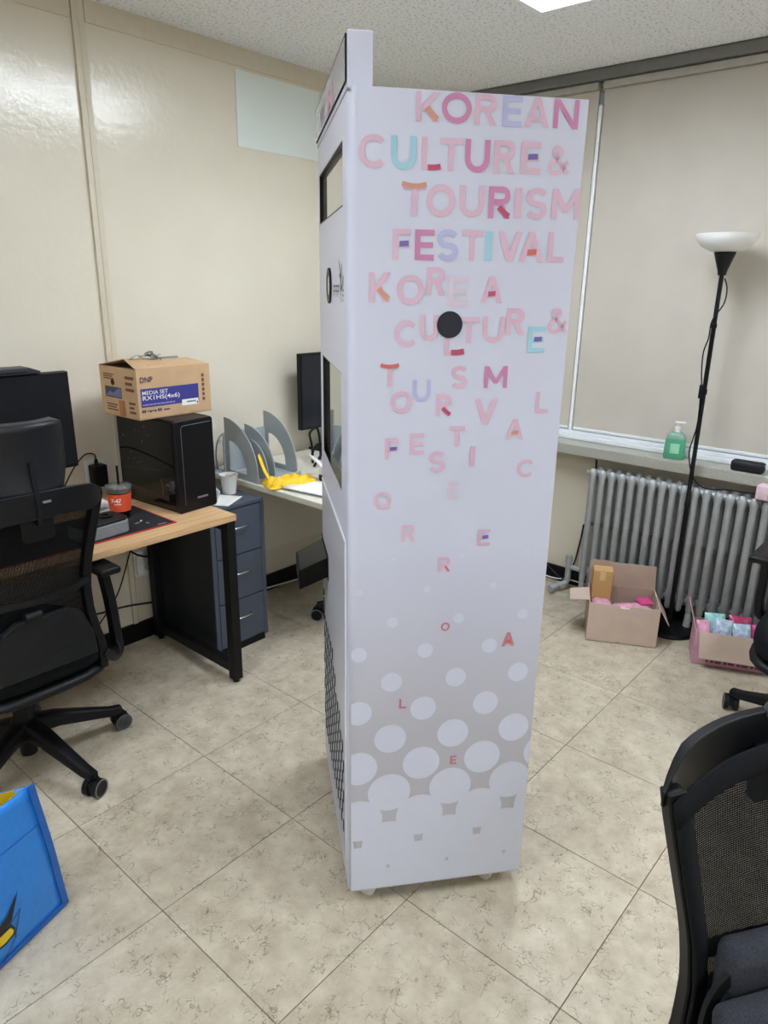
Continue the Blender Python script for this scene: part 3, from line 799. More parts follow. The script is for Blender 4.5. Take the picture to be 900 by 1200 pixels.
    A_ = [mb.bm.verts.new((x, Y(x, z + dz) - .020, z + dz)) for x, z in pl_]; B_ = [mb.bm.verts.new((x, Y(x, z + dz) - .042, z + dz)) for x, z in pl_]
    mb.bm.faces.new(A_); mb.bm.faces.new(B_[::-1])
    for i in range(8): mb.bm.faces.new((A_[i], A_[(i + 1) % 8], B_[(i + 1) % 8], B_[i]))
    mb.build('spine_plate', mat('spine_plate_grey', '15171a', .45, spec=.3), t, bevel=.004)
    MB().cyl((-.05, Y(0, .645 + dz) - .03, .645 + dz), (-.005, Y(0, .645 + dz) - .03, .645 + dz), .016, seg=14).build('lumbar_knob', M_CHAIRF, t, smooth=40)
    # headrest bracket
    br = MB().prism([(-.047, .975), (-.044, .89), (-.036, .880), (.036, .880), (.044, .89), (.047, .975)], frame((0, Y(0, .93) - .030, dz), (1, 0, 0), (0, 0, 1)), .012)
    br.build('headrest_bracket', M_BLACK, t, bevel=.003)
    if headrest:
        MB().sweep([(0, Y(0, .95) - .03, .93), (0, Y(0, 1) - .030, .99), (0, Y(0, 1) - .018, 1.03), (0, Y(0, 1) - .016, 1.10)], [(-.022, -.006), (.022, -.006), (.022, .006), (-.022, .006)], up=(1, 0, 0)).build('headrest_post', M_CHAIRF, t, smooth=50)
        def hr(u, v):
            z = 1.005 + .195 * v
            w = .105 * (1 - .28 * (1 - min(1, v / .45)) ** 1.5 - .10 * max(0, (v - .8) / .2) ** 2)
            x = (2 * u - 1) * w
            return (x, Y(0, 1.0) - .01 + .35 * x * x / .1 - .028 * (v - .5) ** 2 * 2, z)
        MB().grid(hr, 14, 12).build('headrest', M_LEATHER, t, smooth=180, solid=.035, bevel=0)
    else:
        MB().sph((0, Y(0, H1) - .030, H1 + .016), .026, (1.3, .8, .75)).build('headrest_socket', mat('socket_grey', '3a3c42', .45), t, smooth=180)
    for s in (-1, 1):
        arm = [(s * .185, -.225, .435 + dz), (s * .225, -.20, .392 + dz), (s * .262, -.165, .392 + dz), (s * .272, -.145, .44 + dz), (s * .270, -.135, .55 + dz - arm_drop * .6), (s * .265, -.115, .655 + dz - arm_drop)]
        MB().sweep(curve(arm, 5), [(-.014, -.020), (.014, -.020), (.014, .020), (-.014, .020)], up=(0, 1, 0)).build('arm_post', M_CHAIRF, t, smooth=50, bevel=.004)
        MB().box((s * .262, -.07, .667 + dz - arm_drop), (.075, .225, .026), bev=.011, seg=3).build('arm_pad', M_BLACK, t, smooth=50)
    return t
make_chair('black mesh office chair with a headrest, pulled up to the wooden desk', (.765, 2.215), PI / 2, math.radians(-78), True)
make_chair('black mesh office chair at the bottom right corner holding a dark grey bag', (.803, -.125), math.radians(231.3), .4, False, dz=-.008, arm_drop=.09)
make_chair('black office chair cut off by the right edge, beside the pink printed carton', (2.62, .25), PI, math.radians(71), False)
make_chair('black office chair hidden behind the kiosk, only one caster showing', (2.40, 2.07), PI / 2, math.radians(136), False)

# ================================================================== WOODEN DESK
d1 = thing('wooden_desk', 'light oak office desk with black metal leg frames along the left wall', 'desk', (.875, 2.40, 0))
MB().b2(-.70, .70, -.305, .30, .695, .72, bev=.002).build('desk_top', M_WOOD, d1)
for s in (-1, 1):
    x = s * .68
    for y in (-.275, .275):
        MB().b2(x - .02, x + .02, y - .02, y + .02, .014, .6945, bev=.002).build('leg', M_BLACK_M, d1)
        MB().cyl((x, y, 0), (x, y, .016), .013, seg=14).build('levelling_foot', M_BLACK, d1, smooth=40)
    MB().b2(x - .018, x + .018, -.2545, .2545, .045, .083).build('foot_bar', M_BLACK_M, d1)
    MB().b2(x - .018, x + .018, -.2545, .2545, .655, .6945).build('top_bar', M_BLACK_M, d1)
MB().b2(-.66, .66, .255, .285, .655, .6945).build('rear_rail', M_BLACK_M, d1)

# ================================================================== DRAWER CABINET between the desks
M_CABD = mat('slate_drawer_front', '474f5e', .38, var=.04)
M_CABB = mat('cabinet_shaded_shell', '23272e', .5, var=.05)  # dark metal shell, with the desk's shadow put into its colour
cb = thing('drawer_cabinet', 'slate grey metal drawer cabinet standing between the two desks', 'cabinet', (1.745, 2.515, 0))
MB().b2(-.135, .135, -.195, .205, .035, .66).build('body', M_CABB, cb)
MB().b2(-.139, .139, -.203, .207, .66, .675, bev=.002).build('top_panel', M_CABD, cb)
MB().b2(-.139, -.12, -.203, -.195, .03, .66).b2(.12, .139, -.203, -.195, .03, .66).build('front_frame', M_CABD, cb)
for (z0, z1) in ((.045, .245), (.25, .45), (.455, .655)):
    dw = MB().b2(-.118, .118, -.205, -.19, z0, z1, bev=.002).build('drawer', M_CABD, cb)
    zc = z0 + (z1 - z0) * .62
    MB().tube(curve([(-.04, -.204, zc), (-.038, -.222, zc), (0, -.226, zc), (.038, -.222, zc), (.04, -.204, zc)], 4), .0045, 8).build('handle', M_CHROME, dw, smooth=60)
MB().b2(-.13, .13, -.19, .20, .0, .035).build('plinth', M_BLACK, cb)

# ================================================================== WHITE DESK
M_WDESK = mat('off_white_laminate', 'dcd8c8', .4, var=.02)
d2 = thing('white_desk', 'off white desk against the left wall behind the kiosk, covered in clutter', 'desk', (2.59, 2.335, 0))
MB().b2(-.70, .70, -.385, .385, .695, .72, bev=.003).build('desk_top', M_WDESK, d2)
MB().b2(-.615, -.575, .30, .34, .0, .6945).build('leg', M_WDESK, d2)
MB().b2(-.615, -.575, -.34, .2995, .655, .6945).build('top_bar', M_WDESK, d2)
MB().b2(.66, .685, -.36, .36, .0, .6945).build('side_panel', M_WDESK, d2)
MB().b2(-.61, .655, .34, .36, .25, .6945).build('modesty_panel', M_WDESK, d2)

# ================================================================== RADIATOR
M_RAD = mat('silver_radiator_paint', 'aeb1b2', .36, metal=.2, var=.10, scale=18)
rd = thing('radiator', 'silver grey cast iron column radiator standing under the window sill', 'radiator', (3.282, .0, 0))
def rad_section():
    mb = MB()
    for x in (0.0, .085):
        mb.lathe([(.0, .085), (.010, .087), (.0160, .10), (.0160, .645), (.0195, .668), (.0180, .688), (.010, .698), (.0, .701)], (x, 0, 0), seg=12)
    # top and bottom headers joining the two columns
    for z, r in ((.665, .019), (.135, .019), (.40, .010)):
        mb.cyl((0, 0, z), (.085, 0, z), r, seg=10)
    for z in (.665, .135): mb.cyl((.0425, -.0246, z), (.0425, .0246, z), .021, seg=12)
    return mb
sec = rad_section().build('section', M_RAD, rd, smooth=50)
ys = [1.4565 - .0497 * k for k in range(24)]
sec.location = (0, ys[0], 0)
for y in ys[1:]: share(sec, rd, (0, y, 0))
for y in (ys[0], ys[11], ys[-1]):
    for x in (0, .085): MB().cyl((x, y, 0), (x, y, .09), .019, .013, seg=12).build('foot', M_RAD, rd, smooth=50)
MB().cyl((.0425, ys[0] + .024, .665), (.0425, ys[0] + .05, .665), .012, seg=12).build('end_plug', M_RAD, rd, smooth=40)
MB().cyl((.05, ys[0] + .01, .69), (.05, ys[0] + .012, .735), .005, seg=8).build('air_vent', M_BLACK, rd, smooth=40)
vv = MB().cyl((.0425, ys[0] + .02, .135), (.0425, ys[0] + .10, .135), .013, seg=12).build('inlet_pipe', M_RAD, rd, smooth=40)
mb = MB().cyl((.0425, ys[0] + .10, .07), (.0425, ys[0] + .10, .165), .016, seg=14).cyl((.0425, ys[0] + .10, .165), (.0425, ys[0] + .10, .20), .020, .017, seg=14)
mb.tube(curve([(.0425, ys[0] + .10, .075), (.035, ys[0] + .105, .045), (-.01, ys[0] + .13, .035), (-.05, ys[0] + .14, .03)], 5), .015, 10)
mb.cyl((-.05, ys[0] + .14, .03), (-.066, ys[0] + .144, .028), .021, seg=12).cyl((-.01, ys[0] + .13, .033), (.004, ys[0] + .125, .037), .020, seg=12)
mb.build('valve', M_RAD, vv, smooth=45)

# ================================================================== FLOOR LAMP
lamp = thing('floor_lamp', 'black uplighter floor lamp with a white bowl shade in front of the radiator', 'floor lamp', (3.251, .980, 0))
MB().lathe([(0, 0), (.13, 0), (.132, .008), (.125, .018), (.02, .026), (.0, .026)], seg=40).build('base', M_BLACK, lamp, smooth=40)
MB().lathe([(0, .024), (.0095, .024), (.0095, .61), (.0115, .613), (.0115, .633), (.0095, .636), (.0095, 1.12), (.0125, 1.123), (.0125, 1.143), (.0095, 1.146), (.0095, 1.40), (.012, 1.403), (.012, 1.418), (.009, 1.42), (.009, 1.64), (0, 1.64)], seg=16).build('pole', M_BLACK, lamp, smooth=40)
MB().lathe([(0, 1.612), (.016, 1.612), (.019, 1.63), (.042, 1.698), (.042, 1.702), (0, 1.702)], seg=28).build('socket_cone', M_BLACK, lamp, smooth=40)
MB().lathe([(.03, 1.702), (.06, 1.706), (.095, 1.724), (.117, 1.751), (.122, 1.772), (.1185, 1.772), (.113, 1.753), (.092, 1.728), (.058, 1.711), (.0, 1.708)], seg=44).build('shade', mat('opal_white_shade', 'f0f0ee', .35, var=.01, spec=.4), lamp, smooth=60)
MB().tube(curve([(.006, -.012, 1.60), (-.004, -.03, 1.56), (-.002, -.026, 1.50), (-.010, .008, 1.43), (-.008, .012, 1.36), (-.010, .024, 1.30), (-.010, .020, 1.22), (-.012, .010, 1.16)], 6), .003, 6).build('cord', M_BLACK, lamp, smooth=60)
MB().box((-.014, .008, 1.135), (.016, .018, .06), bev=.004).build('cord_switch', M_BLACK, lamp)
MB().tube(curve([(-.012, .008, 1.11), (-.011, .004, 1.0), (-.012, .012, .93), (-.014, .020, .87), (-.012, .008, .80), (-.014, -.02, .745), (-.012, -.07, .715), (.03, -.16, .715), (.06, -.28, .712), (.08, -.4, .712)], 6), .003, 6).build('cord', M_BLACK, lamp, smooth=60)

# ================================================================== THINGS ON THE SILL AND RADIATOR
M_GREEN = mat('green_gel', '5fbd92', .15, var=.03, trans=.25)
sb = thing('soap_bottle', 'green hand sanitiser pump bottle standing on the window sill', 'bottle', (3.36, 1.105, .7985), .3)
def rbox(mb, prof, seg=28, p=3.0, sy=.62):
    rings = []
    for r, z in prof:
        ring = []
        for i in range(seg):
            a = 2 * PI * i / seg; c, s = math.cos(a), math.sin(a); k = (abs(c) ** p + abs(s) ** p) ** (-1 / p)
            ring.append(mb.bm.verts.new((c * k * r * sy, s * k * r, z)))
        rings.append(ring)
    for A, B in zip(rings, rings[1:]):
        for i in range(seg): mb.bm.faces.new((A[i], A[(i + 1) % seg], B[(i + 1) % seg], B[i]))
    mb.bm.faces.new(rings[0][::-1]); mb.bm.faces.new(rings[-1]); return mb
rbox(MB(), [(.044, 0), (.048, .006), (.047, .06), (.043, .095)]).build('gel_body', M_GREEN, sb, smooth=60)
rbox(MB(), [(.0431, .095), (.038, .112), (.024, .124), (.013, .127)]).build('bottle_shoulder', mat('clear_green_plastic', 'a9d8c4', .1, var=.02, trans=.5), sb, smooth=60)
MB().b2(-.0315, -.0305, -.020, .020, .028, .075).build('label', mat('label_pale_green', '9fdcc0', .4), sb)
mb = MB(); mb.cyl((0, 0, .126), (0, 0, .148), .0135, seg=18).cyl((0, 0, .148), (0, 0, .166), .006, seg=12).box((-.002, -.010, .170), (.018, .046, .011), bev=.003)
mb.build('pump', M_WHITE, sb, smooth=40)
bp = thing('black_pouch', 'black oblong case lying on the window sill at the right edge', 'case', (3.335, .775, .7985), 0)
MB().box((0, 0, .0235), (.055, .135, .046), bev=.012, seg=3).build('shell', mat('matt_black_case', '101214', .6), bp, smooth=50)
MB().b2(-.0285, -.0265, -.05, .05, .022, .026).build('zip', M_BLACK_M, bp)
MB().tube(curve([(0, -.066, .03), (.01, -.085, .05), (.02, -.11, .035), (.02, -.16, .004)], 5), .003, 6).build('lead', mat('pale_lead', 'd8dadd', .4), bp, smooth=60)
pk = thing('tissue_pack', 'pink and white tissue pack resting on top of the radiator', 'tissue pack', (3.285, .655, .7005), -.1)
mb = MB(); mb.box((0, 0, .034), (.075, .105, .066), bev=.008)
mb.build('pack', mat('pink_white_film', 'e9ccd6', .3, var=.10, scale=14), pk, smooth=50)
MB().b2(-.0385, -.0372, -.045, .0, .008, .05).build('pink_patch', mat('magenta_film', 'd878b0', .3), pk)
MB().prism([(-.02, 0), (.02, 0), (.012, .018), (-.010, .022)], frame((-.006, 0, .0665), (0, 1, 0), (0, 0, 1)), .01).build('tissue_tuft', M_PAPER, pk)

# ================================================================== OPEN CARTON WITH PINK PACKS
M_PINK = mat('pink_film', 'e2a4bc', .25, var=.2, scale=40)
M_MAG = mat('deep_pink_film', 'd24a86', .25, var=.15, scale=40)
c1 = thing('open_carton', 'open tan cardboard carton holding pink packs in front of the radiator', 'cardboard box', (2.861, 1.22, 0), math.atan2(-.889, .458))
CW, CD, CH, TH = .307, .235, .19, .004
MB().b2(0, CW, 0, CD, .001, .005).build('bottom', M_CARDIN, c1)
# front wall with a half-round thumb cut at top and a notch at the bottom
def wall_poly():
    pts = [(0, .001), (.132, .001)] + [(.142 + .010 * math.cos(a), .001 + .008 * math.sin(a)) for a in [PI - PI * k / 6 for k in range(7)]] + [(CW, .001), (CW, CH)]
    pts += [(.180, CH), (.176, CH - .012), (.136, CH - .012), (.132, CH)]
    return pts + [(0, CH)]
MB().prism(wall_poly(), frame((0, 0, 0), (1, 0, 0), (0, 0, 1)), -TH).build('front_wall', M_CARD, c1)
MB().b2(0, TH, TH, CD - TH, .001, CH).build('side_wall', M_CARD, c1)
MB().b2(CW - TH, CW, TH, CD - TH, .001, CH).build('side_wall', M_CARD, c1)
MB().b2(0, CW, CD - TH, CD, .001, CH).build('back_wall', M_CARDIN, c1)
MB().prism([(0, CH), (CW, CH), (CW - .003, CH + .112), (.10, CH + .114), (.096, CH + .120), (.003, CH + .120)], frame((0, CD - .002 - CH * .12, CH * .007), (1, 0, .0), (0, .12, .99)), -.004).build('back_flap', M_CARDIN, c1)
def flap(name, hinge, out, w, l, drop, m, parent, th=.003):
    # hinge segment (p,q), flap goes along 'out' by l and falls by drop
    p, q = Vector(hinge[0]), Vector(hinge[1]); o = Vector(out).normalized() * l + Vector((0, 0, drop)); e = (q - p).normalized() * .008
    mb = MB(); a = [p, q, q + o - e, p + o + e]; nrm = (q - p).cross(o).normalized() * th
    va = [mb.bm.verts.new(v) for v in a]; vb = [mb.bm.verts.new(v + nrm) for v in a]
    mb.bm.faces.new(va); mb.bm.faces.new(vb[::-1])
    for i in range(4): mb.bm.faces.new((va[i], va[(i + 1) % 4], vb[(i + 1) % 4], vb[i]))
    return mb.build(name, m, parent)
flap('side_flap', ((0, .03, CH), (0, CD - .06, CH)), (-1, 0, 0), 0, .085, -.012, M_CARD, c1)
flap('side_flap', ((CW, .02, CH), (CW, CD - .03, CH)), (1, 0, 0), 0, .05, -.085, M_CARD, c1)
flap('front_tab', ((.133, 0.004, CH - .012), (.179, 0.004, CH - .012)), (0, -1, 0), 0, .006, .004, M_PAPER, c1)
kb = thing('kraft_box', 'small upright brown kraft box inside the open tan carton', 'cardboard box', (2.861 + .145 * .889 + .014 * .458, 1.22 + .145 * .458 - .014 * .889, .0055), math.atan2(-.889, .458))
MB().b2(0, .088, 0, .07, 0, .285, bev=.0015).build('body', mat('golden_kraft', 'bd9560', .8, var=.04), kb)
MB().b2(.0005, .0875, -.0005, .0695, .2852, .288).build('lid_flap', mat('golden_kraft_light', 'caa36a', .8, var=.04), kb)
MB().b2(.03, .055, -.0012, .0, .24, .284).build('tape', mat('clear_tape', 'd8b884', .2), kb)
def pillow(name, m, parent, loc, size, rot=(0, 0, 0), seed=0, n=12):
    rnd = random.Random(seed); ph = [rnd.random() * 6 for _ in range(4)]
    def top(u, v, s):
        a, b = 2 * u - 1, 2 * v - 1
        th = (max(0, (1 - a * a)) ** .45) * (max(0, (1 - b * b)) ** .45)
        wob = .12 * math.sin(5 * a + ph[0]) * math.sin(4 * b + ph[1]) + .06 * math.sin(11 * a + ph[2]) * math.sin(9 * b + ph[3])
        return (a * size[0] / 2, b * size[1] / 2, s * size[2] / 2 * th * (1 + wob) + .0006 * s)
    mb = MB().grid(lambda u, v: top(u, v, 1), n, n).grid(lambda u, v: top(u, v, -1), n, n)
    o = mb.build(name, m, parent, smooth=180); o.location = loc; o.rotation_euler = rot
    return o
def c1w(x, y, z):
    a = math.atan2(-.889, .458); return (2.861 + x * math.cos(a) - y * math.sin(a), 1.22 + x * math.sin(a) + y * math.cos(a), z)
RZ1 = math.atan2(-.889, .458)
tag(pillow('snack_pack', M_PINK, None, c1w(.20, .075, .135), (.19, .11, .07), (0, 0, RZ1), 1), 'pale pink snack pack lying on top in the open tan carton, at its middle', 'snack pack', 'pink packs in the open carton')
tag(pillow('snack_pack', M_PINK, None, c1w(.063, .075, .150), (.09, .12, .05), (0, .1, RZ1), 2), 'pale pink snack pack in the open tan carton, below the kraft box', 'snack pack', 'pink packs in the open carton')
tag(pillow('snack_pack', M_MAG, None, c1w(.250, .125, .172), (.065, .07, .03), (.0, .0, RZ1 + .4), 3), 'deep pink snack pack at the right end inside the open tan carton', 'snack pack', 'pink packs in the open carton')

# ================================================================== PINK PRINTED CARTON
M_PBOX = mat('pink_printed_card', 'd5a3b6', .6, var=.10, scale=20)
R2 = math.atan2(-.919, .394)
c2 = thing('pink_carton', 'low pink printed carton with folded tan flap, full of snack bags, right edge', 'cardboard box', (2.978, .78, 0), R2)
W2, D2, H2 = .32, .15, .155
MB().b2(0, W2, 0, D2, .001, .004).build('bottom', M_CARDIN, c2)
MB().b2(0, W2, 0, .004, .001, H2).build('front_wall', M_PBOX, c2)
MB().b2(0, W2, D2 - .004, D2, .001, H2).build('back_wall', M_CARDIN, c2)
MB().prism([(.004, .001), (D2 - .004, .001), (D2 - .004, H2), (.004, H2)], frame((0, 0, 0), (0, 1, 0), (0, 0, 1)), .004).build('side_wall', M_PBOX, c2)
MB().b2(W2 - .004, W2, .004, D2 - .004, .001, H2).build('side_wall', M_PBOX, c2)
flap('end_flap', ((0, D2 - .004, H2), (0, .01, H2)), (-.12, .05, 0), 0, .03, .095, M_PBOX, c2)
flap('front_flap', ((.012, -.0005, H2), (W2, -.0005, H2)), (0, -1, 0), 0, .040, -.105, M_CARD, c2)
M_PUR = mat('dark_purple_ink', '5a2a4c', .6)
# small dark emblems and a band of lettering-like marks too blurred to read
for k in range(14):
    w_ = .008 + .005 * ((k * 7) % 3)
    MB().b2(.055 + k * .0175, .055 + k * .0175 + w_, -.0012, .0, .016, .028).build('print_mark', mat('dark_rose_ink', '8a4668', .6), c2)
for (x, r) in ((.085, .009), (.15, .012), (.175, .010), (.205, .010), (.285, .013), (.305, .011)):
    MB().cyl((x, -.0012, .041), (x, .0, .041), r, seg=12).build('print_emblem', M_PUR, c2)
def c2w(x, y, z): return (2.978 + x * math.cos(R2) - y * math.sin(R2), .78 + x * math.sin(R2) + y * math.cos(R2), z)
M_BLUEF = mat('pale_blue_film', 'b9cbe0', .2, var=.35, scale=60)
M_TEAL = mat('mint_film', '9fdcd4', .2, var=.2, scale=50)
M_DPK = mat('berry_film', 'b23a66', .25, var=.3, scale=50)
for k, (x, y, z, sz, rt, m, lb) in enumerate((
    (.040, .05, .120, (.06, .13, .035), (1.0, .0, .25), M_PINK, 'pink snack bag at the left end of the pink carton'),
    (.110, .05, .130, (.075, .14, .035), (1.05, .0, -.1), M_BLUEF, 'pale blue patterned snack bag standing in the middle of the pink carton'),
    (.085, .105, .140, (.085, .12, .03), (1.1, .0, .1), M_TEAL, 'mint snack bag tucked behind the blue one in the pink carton'),
    (.190, .05, .125, (.075, .13, .035), (1.0, .0, .15), M_BLUEF, 'pale blue snack bag right of the middle in the pink carton'),
    (.185, .105, .140, (.09, .12, .03), (1.1, .0, .0), M_DPK, 'berry red snack bag against the rear wall of the pink carton'),
    (.265, .06, .125, (.07, .13, .04), (1.0, .0, .1), M_MAG, 'deep pink snack bag at the right end of the pink carton'))):
    o = pillow('snack_bag', m, None, c2w(x, y, z), sz, (0, 0, 0), 10 + k)
    o.rotation_euler = (rt[0], rt[1], R2 + rt[2]); tag(o, lb, 'snack bag', 'snack bags in the pink carton')

# ================================================================== CABLES BY THE VALVE
tag(MB().tube(curve([(3.385, 2.2, .05), (3.37, 1.80, .035), (3.36, 1.66, .03), (3.375, 1.56, .04), (3.39, 1.40, .03)], 6), .004, 6).build('white_cable', M_WHITE, None, smooth=60), 'white cable running along the floor behind the radiator valve', 'cable')
tag(MB().tube(curve([(3.395, 1.75, .10), (3.38, 1.62, .03), (3.36, 1.60, .05), (3.385, 1.56, .12), (3.398, 1.54, .26), (3.398, 1.53, .36)], 6), .0045, 6).build('black_cable', M_BLACK, None, smooth=60), 'black cable hanging at the left end of the radiator', 'cable')

# ================================================================== BLUE SHOPPING BAG
M_BLUE = mat('blue_woven_plastic', '2682de', .38, var=.06, scale=60, bump=.15, bscale=25)
M_DBLUE = mat('dark_blue_seam', '1b5fb4', .45, var=.05)
M_YEL = mat('yellow_lining', 'e8c514', .5, var=.06)
ba = math.atan2(.311, .95)
bag = thing('shopping_bag', 'blue shopping bag with yellow lining and black print, lower left corner', 'bag', (.565, 1.567, 0), ba)
# local: x runs right along the front face, -y faces the viewer; right bottom corner at origin
def bag_front(u, v):
    x = -.46 * u - .045 * v * (1 - u); z = .405 * v + .004
    y = -.012 * math.sin(PI * v) * math.sin(PI * u) - .010 * math.sin(5 * u + 3 * v) * v * (1 - v) * 4 * .5
    return (x, y, z)
MB().grid(bag_front, 16, 14).build('front_panel', M_BLUE, bag, smooth=180, solid=.0016)
MB().grid(lambda u, v: (-.46 * u - .045 * v * (1 - u) - .02 * v, .16 - .03 * v + .01 * math.sin(6 * u) * v, .41 * v + .004), 12, 10).build('back_panel', M_YEL, bag, smooth=180, solid=.0016)
MB().grid(lambda u, v: (-.045 * v - .02 * v * u - .045 * math.sin(PI * u) * (.2 + .8 * v), .16 * u - .03 * v * u, .405 * v + .004), 8, 10).build('gusset', M_BLUE, bag, smooth=180, solid=.0016)
MB().grid(lambda u, v: (-.006 -.045 * v - .02 * v * u - .045 * math.sin(PI * u) * (.2 + .8 * v), .006 + .148 * u - .03 * v * u, .405 * v + .004), 8, 10).build('gusset_lining', M_YEL, bag, smooth=180)
MB().grid(lambda u, v: (-.46 * u, .16 * v, .004), 2, 2).build('bag_base', M_DBLUE, bag, solid=.002)
def seam(u): return Vector(bag_front(0, u)) + Vector((.003, -.002, 0))
MB().sweep([seam(k / 12) for k in range(13)], [(-.009, -.002), (.009, -.002), (.009, .002), (-.009, .002)], up=(0, 1, 0)).build('edge_binding', M_DBLUE, bag, smooth=60)
MB().sweep([Vector(bag_front(k / 8, .0)) + Vector((.0, -.003, .006)) for k in range(9)], [(-.002, -.007), (.002, -.007), (.002, .007), (-.002, .007)], up=(0, 0, 1)).build('edge_binding', M_DBLUE, bag)
MB().sweep([Vector(bag_front(k / 8, .72)) + Vector((0, -.0022, 0)) for k in range(9)], [(-.0006, -.0012), (.0006, -.0012), (.0006, .0012), (-.0006, .0012)], up=(0, 0, 1)).build('stitch_line', M_DBLUE, bag)
MB().grid(lambda u, v: (lambda p: (p[0] - .012, p[1] + .006, p[2] - .001))(bag_front(u, .90 + .10 * v)), 10, 2).build('lining_hem', M_YEL, bag, smooth=180)
def bprint(pts, m, off, name):
    # (x, z) outline on the front panel
    mb = MB(); out = []
    for x, z in pts:
        v = min(1, max(0, (z - .004) / .405)); u = max(0, (-x - .045 * v) / (.46 - .045 * v)); q = bag_front(u, v); out.append((x, q[1] - off, z))
    mb.poly(out); return mb.build(name, m, bag)
M_INKB = mat('black_print', '0c0d10', .4)
# spiky starburst: black spikes, outlined spike, yellow heart of the mark
bprint([(-.128, .178), (-.155, .115), (-.20, .09), (-.20, .120), (-.165, .135)], M_INKB, .0040, 'print_spike')
bprint([(-.128, .128), (-.150, .058), (-.1535, .058), (-.1315, .1235)], M_INKB, .0042, 'print_outline')
bprint([(-.128, .128), (-.1315, .1235), (-.165, .103), (-.166, .1065)], M_INKB, .0042, 'print_outline')
bprint([(-.143, .060), (-.1465, .060), (-.19, -.0 + .012), (-.186, .012)], M_INKB, .0042, 'print_outline')
bprint([(-.158, .106), (-.149, .085), (-.152, .068), (-.175, .060), (-.20, .062), (-.20, .104)], M_INKB, .0044, 'print_outline')
bprint([(-.162, .098), (-.154, .083), (-.157, .074), (-.178, .068), (-.20, .070), (-.20, .096)], M_YEL, .0050, 'print_heart')

# ================================================================== DARK BAG ON THE NEAR CHAIR
M_HEATH = mat('heathered_grey_fabric', '2a2c34', .95, var=.45, scale=420)
M_NYL = mat('dark_nylon', '0f1214', .6, var=.15, scale=60, spec=.25)
fph = math.radians(231.3)
gb = thing('laptop_bag', 'dark heather grey bag with black straps sitting on the near chair', 'bag', (.803, -.125, .4785), fph - PI / 2)
RB = lambda rx, ry: Matrix.Rotation(rx, 3, 'X') @ Matrix.Rotation(ry, 3, 'Y')
MB().box((.010, -.200, .150), (.25, .045, .31), RB(-.06, .10), bev=.018, seg=4).build('rear_compartment', M_HEATH, gb, smooth=60)
MB().box((.035, -.150, .130), (.255, .045, .265), RB(-.05, .16), bev=.018, seg=4).build('main_compartment', M_HEATH, gb, smooth=60)
MB().box((.045, -.105, .100), (.235, .045, .21), RB(-.04, .18), bev=.018, seg=4).build('front_pocket', M_NYL, gb, smooth=60)
MB().sweep(curve([(.150, -.176, .02), (.165, -.178, .13), (.150, -.182, .24), (.05, -.186, .29), (-.09, -.188, .30)], 6), [(-.008, -.004), (.008, -.004), (.008, .004), (-.008, .004)], up=(0, 1, 0)).build('edge_strap', M_NYL, gb, smooth=60)
MB().sweep(curve([(.155, -.128, .02), (.166, -.130, .10), (.158, -.132, .19), (.06, -.132, .235), (-.08, -.134, .25)], 6), [(-.006, -.004), (.006, -.004), (.006, .004), (-.006, .004)], up=(0, 1, 0)).build('edge_strap', M_NYL, gb, smooth=60)
MB().sweep(curve([(.08, -.082, .03), (.075, -.086, .13), (.06, -.10, .205), (.03, -.14, .262)], 6), [(-.016, -.002), (.016, -.002), (.016, .002), (-.016, .002)], up=(0, 1, 0)).build('strap', M_NYL, gb, smooth=60)
MB().tube(curve([(.148, -.084, .03), (.152, -.084, .12), (.12, -.084, .185), (.03, -.084, .195)], 6), .0025, 6).build('zip', M_GREYPL, gb, smooth=60)

# ================================================================== THINGS ON THE WOODEN DESK (top z=.72)
DZ = .7205
# --- PC tower
pc = thing('computer_tower', 'black computer tower with a glass side panel standing on the wooden desk', 'computer', (1.515, 2.245, DZ), math.radians(4))
# local: front face on y=0 towards the viewer, body behind, glass on -x side
PW, PD, PH = .178, .365, .352
MB().b2(-PW / 2 + .004, PW / 2, .018, PD, .0, PH, bev=.006).build('case', mat('pc_black', '0b0c0e', .4, var=.06, spec=.3), pc)
fp = MB().prism(rrect(-PW / 2, PW / 2, 0, PH, (.010, .010, .012, .012), 4), frame((0, 0, 0), (1, 0, 0), (0, 0, 1)), -.022).build('front_panel', mat('pc_front', '0c0d11', .32, var=.05, spec=.3), pc, smooth=40, bevel=.004)
mb = MB(); pth = [(-PW / 2 + .028, -.0006, .03), (-PW / 2 + .028, -.0006, PH - .03), (-PW / 2 + .036, -.0006, PH - .02), (PW / 2 - .012, -.0006, PH - .018)]
mb.tube(pth, .0012, 6).build('trim_line', mat('trim_grey', '55585f', .3), fp, smooth=60)
MB().b2(-.005, .045, -.001, .001, .045, .052).build('badge', mat('badge_silver', '9a9c9f', .3, metal=.6), fp)
gl = MB().b2(-PW / 2 + .0005, -PW / 2 + .0035, .022, PD - .006, .012, PH - .008).build('glass_panel', mat('smoked_glass', '0c0f10', .05, var=.03, spec=.5), pc)
M_INS = mat('dim_inside_grey', '4d5150', .5); M_INS2 = mat('dim_inside_green', '27332b', .6)
def inside(name, pts, w, m):
    mb = MB()
    for a, b in zip(pts, pts[1:]):
        a = Vector((-PW / 2 + .0002, a[0], a[1])); b = Vector((-PW / 2 + .0002, b[0], b[1])); d = (b - a).normalized(); n = Vector((0, -d.z, d.y)) * w / 2
        mb.poly((a + n, a - n, b - n, b + n))
    mb.build(name, m, gl)
inside('cable_glint', [(.125 + .03 * math.cos(a), .085 + .045 * math.sin(a)) for a in [2.2 + k * .2 for k in range(9)]], .004, M_INS)
inside('board_edge', [(.10, .155), (.33, .135)], .004, M_INS2)
inside('board_edge', [(.06, .05), (.34, .06)], .02, mat('dim_inside_brown', '2b241f', .6))
